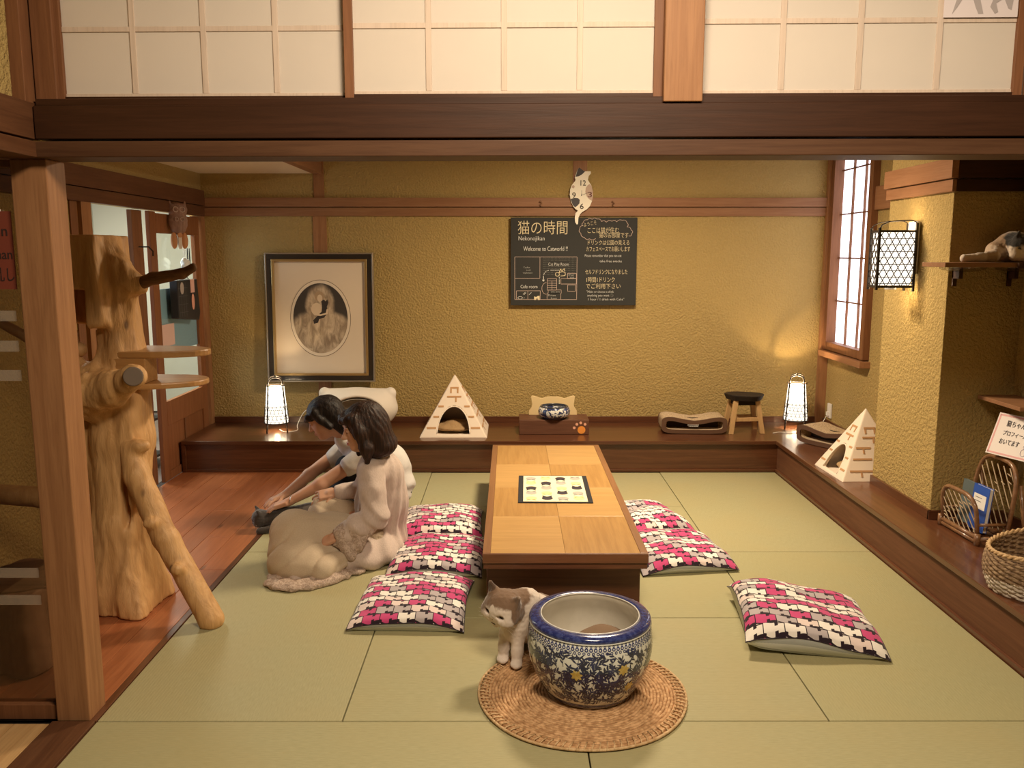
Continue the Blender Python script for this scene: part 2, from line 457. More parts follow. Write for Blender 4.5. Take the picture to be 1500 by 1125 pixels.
# nageshi on the pillar, its dark face and the alcove
S('trim_13', (2.215, 4.39, 2.03), (2.25, 5.18, 2.13), MT['rail_y'])
S('trim_14', (2.228, 4.40, 1.965), (2.25, 5.17, 2.024), MT['rail_y'])
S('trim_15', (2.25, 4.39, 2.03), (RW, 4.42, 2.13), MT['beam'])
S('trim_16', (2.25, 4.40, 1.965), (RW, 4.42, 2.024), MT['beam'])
S('trim_17', (RW-.03, 2.3, 1.965), (RW, 4.39, 2.13), MT['beam_y'])
S('trim_18', (RW-.03, 5.18, 1.965), (RW, 6.24, 2.13), MT['rail_y'])
# left wall rails
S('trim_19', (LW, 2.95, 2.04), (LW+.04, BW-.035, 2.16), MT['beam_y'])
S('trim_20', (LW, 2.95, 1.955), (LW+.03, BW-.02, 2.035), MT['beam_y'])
S('trim_21', (LW-.02, 5.06, 0), (LW+.025, 5.18, 1.955), MT['post'])
S('trim_22', (LW-.05, 7.02, 0), (LW+.02, 7.098, 1.955), MT['post'])
S('trim_23', (LW, 4.96, 0), (LW+.01, 5.04, 1.955), MT['postd'])
# lowered soffit at the left
S('ceiling_soffit', (LW, 3.0, 2.298), (-1.60, BW, 2.32), flat('pale_ceiling', (.78, .66, .50), .8), 0)
S('trim_24', (-1.60, 3.0, 2.292), (-1.53, BW, 2.46), MT['rail_y'])

# window on the right wall: backlit paper screen
paper = Mat('window_paper', (.9, .9, .92), .8).emit((.90, .88, 1.0), 2.3).m
wn = S('window_1', (RW+.03, 6.30, .93), (RW+.04, 7.02, 2.43), paper, 0)
MB().box((RW-.05, 6.24, .875), (RW+.03, 6.31, 2.46)).box((RW-.05, 6.99, .875), (RW+.03, 7.055, 2.46)).box((RW-.048, 6.311, .876), (RW+.03, 6.989, .94)).box((RW-.048, 6.311, 2.42), (RW+.03, 6.989, 2.459)).build('window_frame', MT['postd'], wn, bevel=.003)
MB().box((RW-.08, 6.21, .82), (RW+.02, 7.07, .868)).build('window_sill', MT['rail_y'], wn, bevel=.003)
for i in (1, 2): MB().box((RW+.012, 6.31+.227*i-.005, .94), (RW+.031, 6.31+.227*i+.005, 2.42)).build('muntin', MT['postd'], wn)
for i in range(1, 5):
    z = 2.42-.09-.345*(i-1) - .02
    MB().box((RW+.014, 6.31, z-.005), (RW+.03, 6.99, z+.005)).build('muntin', MT['postd'], wn)

# ---- opening wall between the rooms: left post, lintel, paper screens (pivot at the post)
piv = Vector((-1.50, 2.83, 0))
def LB(name, lo, hi, mat, bevel=.003, parent=None, kind='structure'):
    m = MB().box(tuple(Vector(lo)-piv), tuple(Vector(hi)-piv)); o = m.build(name, mat, parent, bevel=bevel, kind=None if parent else kind)
    if not parent:
        o.location = piv; o.rotation_euler = (0, 0, R(-1.4))
    return o
S('trim_25', (-1.62, 2.835, 0), (-1.502, 2.955, 1.955), MT['post'], .004)
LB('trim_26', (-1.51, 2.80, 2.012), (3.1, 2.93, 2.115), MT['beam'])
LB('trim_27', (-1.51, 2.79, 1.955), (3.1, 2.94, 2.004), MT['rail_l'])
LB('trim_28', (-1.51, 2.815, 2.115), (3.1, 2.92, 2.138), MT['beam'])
S('trim_29', (-1.66, -.5, 2.012), (-1.515, 2.84, 2.125), MT['beam_y'])
S('trim_30', (-1.67, -.5, 1.955), (-1.505, 2.84, 2.004), MT['beam_y'])
S('wall_passage', (-1.62, -.5, 2.125), (-1.56, 2.78, 3.0), MT['plaster'])
S('trim_31', (-1.62, 2.78, 2.12), (-1.52, 2.93, 3.0), MT['postd'])
LB('trim_32', (-1.515, 2.83, 2.12), (-1.445, 2.90, 3.0), MT['postd'])
LB('trim_33', (.475, 2.79, 2.118), (.595, 2.93, 3.0), MT['post'])
LB('trim_34', (1.60, 2.80, 2.118), (1.66, 2.93, 3.0), MT['postd'])
LB('wall_upper_right', (1.66, 2.86, 2.138), (3.1, 2.90, 3.0), MT['plaster'])
def shoji_paper(name, c):
    M = Mat(name, c, .9, spec=.1); nt = M.nt
    t = nt.nodes.new('ShaderNodeBsdfTranslucent'); t.inputs[0].default_value = (*c, 1)
    mx = nt.nodes.new('ShaderNodeMixShader'); mx.inputs[0].default_value = .42
    nt.links.new(M.b.outputs[0], mx.inputs[1]); nt.links.new(t.outputs[0], mx.inputs[2])
    nt.links.new(mx.outputs[0], nt.nodes['Material Output'].inputs[0])
    M.color(M.mix(M.noise(M.coord(), 9, 3).ss(.3, .7)*.12, c, tuple(x*.88 for x in c)))
    return M.m
MT['shoji'] = shoji_paper('shoji_paper', (.86, .80, .72))
MT['kumiko'] = wood('pale_kumiko', (.60, .48, .38), (.66, .54, .44), .6, 'Z', var=.1)
def screen(name, x0, x1, y, ribs, rib_z, z0=2.15, z1=3.0):
    o = LB(name, (x0, y, z0), (x1, y+.002, z1), MT['shoji'], 0)
    bx = MB
    def part(n, lo, hi, m): 
        q = MB().box(tuple(Vector(lo)-piv), tuple(Vector(hi)-piv)).build(n, m, o, bevel=.001)
    part('frame_stile', (x0-.028, y-.014, z0-.012), (x0, y+.02, z1), MT['postd'])
    part('frame_stile', (x1, y-.014, z0-.012), (x1+.028, y+.02, z1), MT['postd'])
    part('frame_rail', (x0-.028, y-.012, z0-.022), (x1+.028, y+.02, z0), MT['beam'])
    part('frame_edge', (x0, y-.005, z0), (x1, y+.0, z0+.010), MT['kumiko'])
    for x in ribs: part('lattice_bar', (x-.009, y-.005, z0+.01), (x+.009, y, z1), MT['kumiko'])
    for z in rib_z: part('lattice_bar', (x0, y-.0045, z-.008), (x1, y, z+.008), MT['kumiko'])
    return o
screen('window_2', -1.43, -.522, 2.862, (-1.203, -.976, -.746), (2.357, 2.56, 2.77))
screen('window_3', -.494, .447, 2.838, (-.257, -.02, .217), (2.357, 2.56, 2.77))
s4 = screen('window_4', .60, 1.564, 2.85, (.849, 1.088, 1.331), (2.367, 2.57, 2.78))

q = MB().box((1.335, 2.838, 2.372), (1.560, 2.841, 2.90)); q.v = [(a-piv.x, b-piv.y, c-piv.z) for a, b, c in q.v]
q = q.build('printed_paper', flat('pale_lilac_paper', (.74, .66, .66), .8), s4, label='pale paper with grey walking cat legs printed on it')
for j_, (pts) in enumerate(([(.02, .0), (.035, .02), (.05, .045), (.075, .06), (.09, .02), (.10, .0), (.115, .0), (.105, .035), (.095, .075), (.085, .12), (.02, .12), (.035, .055)], [(.135, .02), (.15, .0), (.16, .005), (.152, .03), (.175, .045), (.19, .015), (.20, .01), (.205, .05), (.21, .12), (.15, .12), (.145, .05)])):
    z_ = MB().prism([(1.340+a, 2.382+b) for a, b in pts], lambda x, y, q_: (x-piv.x, 2.8372-q_*.3-piv.y, y), .001); z_.build('printed_legs', flat('grey_print', (.42, .37, .36), .8), s4)
# glazed sliding panel left of the post, with frosted tape bands
def thin_glass(name, tint=(.95, .97, .95), gl=.09):
    M = Mat(name, (1, 1, 1), .03); nt = M.nt
    a = nt.nodes.new('ShaderNodeBsdfTransparent'); a.inputs[0].default_value = (*tint, 1); b = nt.nodes.new('ShaderNodeBsdfGlossy'); b.inputs['Roughness'].default_value = .03
    x = nt.nodes.new('ShaderNodeMixShader'); x.inputs[0].default_value = gl
    nt.links.new(a.outputs[0], x.inputs[1]); nt.links.new(b.outputs[0], x.inputs[2]); nt.links.new(x.outputs[0], nt.nodes['Material Output'].inputs[0]); return M.m
MT['glass'] = thin_glass('clear_glass'); MT['glass_d'] = thin_glass('shade_tinted_glass', (.66, .62, .56), .07)  # darker tint puts the shade on the wall behind into the pane
gd = S('door_1', (-2.50, 2.872, .05), (-1.62, 2.876, 1.94), MT['glass_d'], 0)
MB().box((-2.52, 2.85, .0), (-1.62, 2.90, .055)).box((-2.52, 2.85, 1.93), (-1.62, 2.90, 1.955)).build('door_rail', MT['postd'], gd, bevel=.002)
frost = Mat('frosted_tape', (.55, .46, .36), .7, alpha=.30).m
for z0, z1 in ((1.428, 1.463), (1.325, 1.362), (1.225, 1.262), (.525, .56), (.425, .46)):
    MB().box((-2.49, 2.868, z0), (-1.66, 2.8705, z1)).build('frosted_band', frost, gd)
for o in list(gd.children):   # parts of a centred pane
    o.data.transform(Matrix.Translation(-gd.location))
for o in list(wn.children): o.data.transform(Matrix.Translation(-wn.location))

# sliding door in the left wall + side room behind it
dX = LW
d2 = S('door_2', (dX-.028, 6.16, 1.80), (dX+.002, 7.0, 1.94), MT['door_w'], .002)
def D(name, lo, hi, m, b=.002):
    q = MB().box(lo, hi).build(name, m, d2, bevel=b); q.data.transform(Matrix.Translation(-d2.location)); return q
D('door_stile', (dX-.03, 6.06, 0.0), (dX, 6.165, 1.95), MT['door_w'])
D('door_stile', (dX-.03, 6.90, 0.0), (dX, 7.01, 1.95), MT['door_w'])
D('door_rail', (dX-.03, 6.165, .40), (dX, 6.90, .58), MT['door_w'])
D('door_rail', (dX-.03, 6.165, 0.0), (dX, 6.90, .06), MT['door_w'])
D('door_panel', (dX-.022, 6.165, .06), (dX-.012, 6.50, .40), MT['door_w'])
D('door_panel', (dX-.022, 6.515, .06), (dX-.012, 6.90, .40), MT['door_w'])
D('door_mullion', (dX-.026, 6.495, .06), (dX-.002, 6.525, .40), MT['postd'])
D('glass_pane', (dX-.018, 6.165, .58), (dX-.015, 6.90, 1.80), MT['glass'], 0)
D('paper_poster', (dX-.024, 6.18, .93), (dX-.0205, 6.90, 1.40), flat('pale_blue_paper', (.36, .60, .80), .7), 0)
D('paper_poster', (dX-.0135, 6.19, .98), (dX-.0125, 6.42, 1.14), flat('peach_card', (.75, .52, .45), .7), 0)
j = S('door_3', (dX-.07, 5.86, 0), (dX-.035, 6.02, 1.95), MT['postd'], .003)
S('wall_side_room', (-4.35, 4.0, 0), (-4.30, 9.0, 2.6), (lambda M: (M.color(M.mix((M.sep(M.world())[1]*9).fract().lt(.06), (.52, .53, .46), (.30, .31, .27))), M.m)[1])(Mat('beadboard', (.5, .5, .45), .7)), 0)
S('floor_side_room', (-4.3, 4.0, -.08), (LW-.08, 9.0, -.02), flat('side_room_floor', (.16, .12, .10), .5), 0)
S('ceiling_side_room', (-4.3, 4.0, 2.6), (LW-.08, 9.0, 2.65), flat('side_ceiling', (.6, .58, .52), .8), 0)
S('wall_side_room_end', (-4.3, 8.95, 0), (LW-.0, 9.0, 2.6), flat('side_wall', (.55, .55, .50), .8), 0)
S('wall_side_room_near', (-4.3, 4.0, 0), (LW-.08, 4.05, 2.6), flat('side_wall_b', (.55, .55, .50), .8), 0)

# ================================================================= BIG OBJECTS
def cat_print():
    M = Mat('cat_print_cotton', (.8, .75, .7), .85, sheen=.2, spec=.2)
    u, v, _ = M.sep(M.coord('UV'))
    nu, nv = 6.6, 11.5
    b = v*nv; row = b.floor(); fb = b.fract()
    wv = ((u*nu*6.283*1.0 + row*2.1).sin())*.07
    fb2 = fb + wv
    r1 = M.white(M.comb(row, 3.3, 0)); a = u*nu + row*.37 + r1*.35; cell = a.floor(); fa = a.fract()
    row2 = (b + wv).floor(); fb3 = (b + wv).fract()
    id_ = M.white(M.comb(cell, row2, M.rnd()*37.0))
    edge = fa.lt(.045).mx(fb3.lt(.10))
    # neck gaps: dark wedges above and below the head end of each figure
    n1 = fa.gt(.56) * fa.lt(.72) * (fb3.lt(.34).mx(fb3.gt(.72)))
    n2 = fa.gt(.70) * (fb3.gt(.86).mx(fb3.lt(.16)))
    n3 = fa.lt(.16) * fb3.lt(.22) * id_.lt(.6)
    dark = edge.mx(n1).mx(n2).mx(n3)
    white, pink, grey, pale = (.84, .80, .74), (.56, .065, .20), (.45, .40, .41), (.74, .62, .58)
    c = M.mix(id_.gt(.36), white, pale); c = M.mix(id_.gt(.48), c, pink); c = M.mix(id_.gt(.80), c, grey)
    c = M.mix(dark, c, (.022, .012, .020))
    M.color(c); M.bump(M.noise(M.coord('UV'), 9, 4), .35, .01); return M.m
MT['print'] = cat_print()
def stripes():
    M = Mat('grey_stripe_cotton', (.5, .5, .5), .85)
    u, v, _ = M.sep(M.coord('UV')); f = (v*46).fract().lt(.5)
    M.color(M.mix(f, (.80, .83, .86), (.50, .53, .57))); return M.m
MT['stripe'] = stripes()
def lsurf(nu, nv, fn, uvfn=None):
    vs = [fn(i/nu, j/nv) for j in range(nv+1) for i in range(nu+1)]
    fs = [(j*(nu+1)+i, j*(nu+1)+i+1, (j+1)*(nu+1)+i+1, (j+1)*(nu+1)+i) for j in range(nv) for i in range(nu)]
    me = bpy.data.meshes.new('surf'); me.from_pydata(vs, [], fs)
    uv = me.uv_layers.new(name='UVMap')
    for l in me.loops:
        k = l.vertex_index; u_, v_ = (k % (nu+1))/nu, (k//(nu+1))/nv
        uv.data[l.index].uv = (u_, v_) if not uvfn else uvfn(u_, v_)
    me.polygons.foreach_set('use_smooth', [True]*len(me.polygons)); me.update(); return me
def cushion(label, c, wx, wy, rz, th, bot=None, tilt=lambda x, y: 0, seed=1, crease=0):
    t = thing('floor_cushion', label, 'cushion', c, rz, 'cat print floor cushions')
    def env(s):     # puffed profile with pulled in corners
        return max(0, 1-abs(s)**2.6)**.5
    def base(u, v):
        a, b = 2*u-1, 2*v-1
        pin = 1-.045*(1-abs(b)**2)*abs(a)**3; pin2 = 1-.045*(1-abs(a)**2)*abs(b)**3
        return a*wx/2*pin, b*wy/2*pin2, a, b
    def seam(a, b):
        cr = (abs(a)*abs(b))**3
        return th*.40*(1-cr) + .008 + .004*math.sin(5*a+seed)*(abs(b)) + .004*math.sin(6*b+2*seed)*abs(a)
    def top(u, v):
        x, y, a, b = base(u, v)
        z = seam(a, b) + (th*.62)*env(a)*env(b)
        z += .0045*math.sin(7*a+3*b+seed)*env(a)*env(b) + .003*math.sin(-9*b+5*a*b+seed*2)
        if crease: z -= crease*math.exp(-((b-.15-.25*a)/.10)**2)*env(a)
        return (x, y, z + tilt(x, y))
    def under(u, v):
        x, y, a, b = base(u, v)
        k = (env(a)*env(b))**.6
        f = 1-.08*k
        z = max(0.0, seam(a, b)*(1-min(1, k*1.9)))
        return (x*(1-.0*k), y, z + tilt(x, y)*(1-min(1, 1.2*k)))
    link('cover', lsurf(56, 60, top), MT['print'], t)
    me = lsurf(40, 40, under); me.flip_normals(); link('underside', me, MT['stripe'], t, label='grey and white pinstriped underside')
    # seam piping
    path = [top(i/40, 0) for i in range(40)] + [top(1, i/40) for i in range(40)] + [top(1-i/40, 1) for i in range(40)] + [top(0, 1-i/40) for i in range(40)]
    MB().tube(path, .0022, 5, True).build('piping', MT['print'], t, True)
    return t
cushion('square floor cushion in pink and white cat print, front one of three left of table', (-.455, 3.845, 0), .52, .60, R(-2), .085, seed=1)
cushion('square floor cushion in pink and white cat print, middle one left of the table', (-.385, 4.475, 0), .50, .56, R(-3), .085, seed=3)
cushion('square floor cushion in pink and white cat print, rearmost left of table behind the others', (-.42, 5.06, 0), .50, .56, R(1), .085, seed=6)
cushion('wrinkled cat print floor cushion under the right side of the low table, its near half', (.90, 4.54, 0), .52, .60, R(8), .085, seed=9, crease=.008)
cushion('wrinkled cat print floor cushion behind the nearer one at the right edge of table', (.82, 5.12, .0), .44, .58, R(16), .09, seed=12, crease=.012)
cushion('single cat print floor cushion lying askew at right away from the table', (1.30, 3.605, 0), .58, .61, R(-7), .11, seed=15, crease=.006,
        tilt=lambda x, y: .055*max(0, min(1, (.15-x)/.4))**1.3)

# ---- low table
def table():
    t = thing('low_table', 'long low wooden table with checkered light wood top in middle of room', 'table', (.25, 4.83, 0))
    x0, x1, y0, y1, H = -.378, .375, -1.13, 1.11, .31
    F = wood('table_frame_wood', (.17, .065, .028), (.235, .095, .042), .38, 'X', coat=.2)
    F2 = wood('table_frame_wood_y', (.25, .115, .05), (.30, .145, .065), .38, 'Y', coat=.2)
    A = wood('ash_grain_across', (.58, .35, .135), (.50, .29, .105), .33, 'X', coat=.25, bump=.08, var=.0)
    B = wood('ash_grain_along', (.50, .285, .10), (.40, .215, .07), .33, 'Y', coat=.25, bump=.08, var=.0)
    bw = .036
    MB().box((x0, y0, H-.045), (x1, y0+bw*.4, H)).build('frame_rail', F, t, bevel=.002)
    MB().box((x0, y1-bw*.6, H-.045), (x1, y1, H)).build('frame_rail', F, t, bevel=.002)
    MB().box((x0+.0006, y0+bw*.4, H-.044), (x0+bw, y1-bw*.6, H+.0005)).build('frame_stile', F2, t, bevel=.002)
    MB().box((x1-bw, y0+bw*.4, H-.044), (x1-.0006, y1-bw*.6, H+.0005)).build('frame_stile', F2, t, bevel=.002)
    a, b, c, d = x0+bw, x1-bw, y0+bw*.4, y1-bw*.6; cy = (d-c)/4; cx = (b-a)/2
    for i in range(4):
        for k in range(2):
            m = A if (i+k) % 2 == 0 else B
            MB().box((a+k*cx+.0005, c+i*cy+.0005, H-.02), (a+(k+1)*cx-.0005, c+(i+1)*cy-.0005, H-.001)).build('inlay_panel', m, t, bevel=.0008)
    W = wood('table_apron_wood', (.11, .038, .018), (.165, .062, .028), .42, 'X', coat=.1)
    MB().box((x0+.014, y0+.16, 0), (x1-.012, y0+.185, H-.045)).build('front_panel', W, t, bevel=.002)
    MB().box((x0+.014, y1-.08, 0), (x1-.012, y1-.05, H-.045)).build('rear_panel', W, t, bevel=.002)
    MB().box((x0+.014, y0+.18, .09), (x0+.035, y1-.08, H-.045)).build('side_apron', W, t)
    MB().box((x1-.034, y0+.18, .09), (x1-.012, y1-.08, H-.045)).build('side_apron', W, t)
    MB().box((x0+.004, y0+.012, H-.075), (x1-.004, y0+.16, H-.045)).build('under_rail', W, t)
    return H
TH = table()
def placemat():
    t = thing('placemat', 'cream square placemat with black border and cat faces lying on the low table', 'placemat', (.25, 4.78, TH+.0005), R(-1))
    w2, d2 = .205, .285
    MB().box((-w2, -d2, 0), (w2, d2, .004)).build('border', flat('black_piping_cloth', (.02, .02, .022), .9), t, bevel=.0015)
    MB().box((-w2+.028, -d2+.014, .003), (w2-.028, d2-.014, .0055)).build('printed_cloth', flat('cream_cloth', (.80, .76, .52), .9), t)
    cols = {'k': flat('print_charcoal', (.045, .035, .045), .9), 'g': flat('print_grey', (.42, .41, .36), .9), 'y': flat('print_yellow', (.78, .68, .33), .9)}
    grid = ['gykg', 'ykgy', 'kgyk', 'gykg', 'ykgy']
    for key in 'kgy':
        for r in range(5):
            for c in range(4):
                if grid[r][c] != key: continue
                m = MB()
                x = -.132+.088*c; y = .21-.105*r; up = 1 if (r+c) % 2 else -1
                pts = [(x+.031*math.cos(a), y+.033*math.sin(a)) for a in [2*PI*i/20 for i in range(20)]]
                m.prism(pts, lambda X, Yy, T_: (X, Yy, .0055+T_), .0006)
                for s in (-1, 1):
                    e = [(x+s*.026, y+up*.052), (x+s*.026, y+up*.014), (x+s*.003, y+up*.030)]
                    m.prism(e, lambda X, Yy, T_: (X, Yy, .0055+T_), .0006)
                m.build('printed_cat', cols[key], t)
placemat()

# ---- round seagrass mat
def seagrass(name, c1, c2, sc=1):
    M = Mat(name, c1, .8); n = M.noise(M.coord('Object', (60*sc, 60*sc, 60*sc)), 1, 3); b = M.noise(M.coord(), 7, 2)
    M.color(M.mix(n.ss(.3, .7), c1, c2)); M.bump(n, .8, .004); return M.m
MT['grass'] = seagrass('seagrass', (.66, .41, .21), (.36, .19, .08))
MT['grass_l'] = seagrass('pale_seagrass', (.66, .47, .26), (.48, .30, .14))
def round_mat():
    t = thing('round_mat', 'round coiled seagrass mat under the blue and white urn', 'mat', (.27, 3.028, 0))
    m = MB(); n = 150; r0 = .018; pitch = .0125; turns = 30
    # each coil ring is a bumpy rope
    for k in range(turns):
        r = .012 + k*pitch; nn = max(16, int(n*r/.4)+18)
        path = [((r+.0012*math.sin(23*a+k))*math.cos(a), (r+.0012*math.sin(23*a+k))*math.sin(a), .0065+.0012*math.sin(17*a+2*k)) for a in [2*PI*i/nn for i in range(nn)]]
        m.tube(path, .0072, 5, True)
    m.build('coil', MT['grass'], t, True)
    MB().lathe([(0.0, 0), (.385, 0), (.385, .006), (0, .006)], 64).build('backing', MT['grass'], t)
    m = MB(); N = 96                              # blanket stitch round the rim
    path = [((.391+.002*math.sin(5*a))*math.cos(a), (.391+.002*math.sin(5*a))*math.sin(a), .008) for a in [2*PI*i/160 for i in range(160)]]
    m.tube(path, .0055, 5, True)
    for i in range(N):
        a = 2*PI*i/N; b = a+.035
        m.tube([(.395*math.cos(a), .395*math.sin(a), .009), (.378*math.cos((a+b)/2), .378*math.sin((a+b)/2), .0165), (.350*math.cos(b), .350*math.sin(b), .013)], .0028, 4)
    m.build('edge_stitching', MT['grass_l'], t, True)
round_mat()

# ---- blue and white urn
def urn():
    t = thing('ceramic_urn', 'large round blue and white porcelain urn with floral pattern, standing on round mat', 'urn', (.298, 3.045, .0145))
    wh = Mat('celadon_white_glaze', (.74, .76, .72), .12, coat=.6); wh.color(wh.mix(wh.noise(wh.coord(), 8, 3).ss(.3, .7)*.3, (.74, .76, .72), (.60, .65, .68))); wh = wh.m
    def glaze(nm, c, c2, sc):
        M = Mat(nm, c, .15, coat=.5); M.color(M.mix(M.noise(M.coord('Object'), sc, 4, .7).ss(.42, .62), c, c2)); return M.m
    blue = glaze('cobalt_glaze', (.018, .026, .12), (.05, .07, .22), 60); navy = glaze('navy_brush_glaze', (.010, .014, .05), (.02, .03, .11), 40)
    prof = [(.152, 0), (.160, .004), (.172, .02), (.194, .055), (.213, .095), (.226, .135), (.233, .175), (.235, .205), (.233, .235), (.229, .262), (.225, .280)]
    MB().lathe([(0, .001)] + prof + [(.215, .284), (.19, .284)], 96, cap=False).build('body', wh, t, True)
    rim = [(.224, .276), (.2285, .283), (.2285, .292), (.224, .299), (.212, .3035), (.196, .3045), (.186, .3035)]
    MB().lathe(rim + [(.200, .276)], 96, close=True).build('rim', blue, t, True, label='cobalt blue rim')
    MB().lathe([(.2275, .277), (.2305, .280), (.2275, .2835)], 96, cap=False).build('rim_line', wh, t, True)
    MB().tube([(.1835*math.cos(a), .1835*math.sin(a), .3025) for a in [2*PI*i/96 for i in range(96)]], .0022, 6, True).build('inner_rim_line', flat('white_glaze_line', (.78, .78, .74), .15), t, True)
    rimw=0; inner = glaze('inner_glaze', (.66, .62, .52), (.72, .68, .58), 5)
    MB().lathe([(.186, .3035), (.1855, .29), (.190, .275), (.205, .24), (.216, .20), (.212, .14), (.19, .08), (.14, .03), (.0, .02)], 72, cap=False).build('inner_wall', inner, t, True, label='plain grey-white inside')
    # painted leaves, laid on the glaze
    def rad(z):
        for (a, za), (b, zb) in zip(prof, prof[1:]):
            if za <= z <= zb: return a + (b-a)*(z-za)/(zb-za)
        return prof[-1][0]
    rg = random.Random(4)
    def P(s, z, off): r = rad(z)+off; return (r*math.cos(s/.225), r*math.sin(s/.225), z)
    def leaf(m, s, z, ang, L, W, off=.0006):
        pts = []
        for q in (0, .25, .5, .75, 1.0): pts.append((q*L, W*math.sin(PI*min(1, q*.9+.05))))
        out = [(x, y) for x, y in pts] + [(x, -y) for x, y in pts[::-1]]
        ca, sa = math.cos(ang), math.sin(ang); vs = []
        for x, y in out:
            zz = z + x*sa + y*ca; ss = s + x*ca - y*sa
            if not (.03 < zz < .252): return
            vs.append(P(ss, zz, off))
        m.add(vs, [(0, 1, 8, 9), (1, 2, 7, 8), (2, 3, 6, 7), (3, 4, 5, 6)])
    m = MB(); C = 2*PI*.225
    for _ in range(540):
        s = C*((_*.61803) % 1); z = .035+.215*((_*.754877+.3) % 1); ang = rg.random()*2*PI; curl = rg.uniform(-.25, .25)
        for k in range(4):
            s2, z2 = s+.0125*math.cos(ang), z+.0125*math.sin(ang)
            if not (.03 < z2 < .25): break
            ca, sa = -math.sin(ang)*.0011, math.cos(ang)*.0011
            m.add([P(s+ca, z+sa, .0004), P(s2+ca, z2+sa, .0004), P(s2-ca, z2-sa, .0004), P(s-ca, z-sa, .0004)], [(0, 1, 2, 3)])
            leaf(m, s2, z2, ang+rg.uniform(.45, .8), rg.uniform(.018, .026), rg.uniform(.0030, .0042))
            if k % 2: leaf(m, s2, z2, ang-rg.uniform(.45, .8), rg.uniform(.016, .024), rg.uniform(.0028, .0040))
            s, z = s2, z2; ang += curl
    m.build('painted_leaves', navy, t, label='cobalt leaf pattern', kind='stuff')
    m = MB()                                       # scroll bands under the rim and near the foot
    for i in range(88):
        s = C*i/88
        for (z0, rr) in ((.262, .0068), (.249, .0055), (.272, .004)):
            ss = s + (C/176 if z0 == .249 else 0)
            vs = [P(ss+rr*math.cos(a), min(.279, z0+rr*1.1*math.sin(a)), .0009) for a in [2*PI*k/8 for k in range(8)]]
            vi = [P(ss+rr*.45*math.cos(a), min(.279, z0+rr*.5*math.sin(a)), .0009) for a in [2*PI*k/8 for k in range(8)]]
            m.add(vs+vi, [(k, (k+1) % 8, 8+(k+1) % 8, 8+k) for k in range(8)])
    for z0, z1 in ((.010, .024),): m.lathe([(rad(z0)+.001, z0), (rad(z1)+.001, z1)], 96, cap=False)
    m.build('scroll_band', blue, t, kind='stuff')
    m = MB()
    gold = glaze('ochre_glaze', (.50, .35, .08), (.62, .48, .16), 70)
    for s, z in ((-1.86*.225, .165), (-1.12*.225, .18), (-.95*.225, .10), (-2.9*.225, .15), (0, .15), (.5, .13)):
        for k in range(7): leaf(m, s, z, k*2*PI/7+.2, .022, .0062, .0016)
        for k in range(7): leaf(m, s, z, k*2*PI/7+.65, .013, .004, .0019)
    m.build('painted_flowers', gold, t, label='ochre painted flowers', kind='stuff')
urn()

# ---- tan cushion glimpsed inside the urn
tcm = Mat('brown_fleece', (.20, .13, .08), .95).m
q = SDF((-.2, -.2, -.03), (.2, .2, .25), .008); q.ell((.05, .035, .10), (.125, .11, .115)); q.displace(lambda P: .006*nz(P, 30))
c = q.build('urn_cushion', tcm); tag(c, 'brown fleece cushion lying inside the blue and white urn', 'cushion'); c.location = (.298, 3.045, .03)

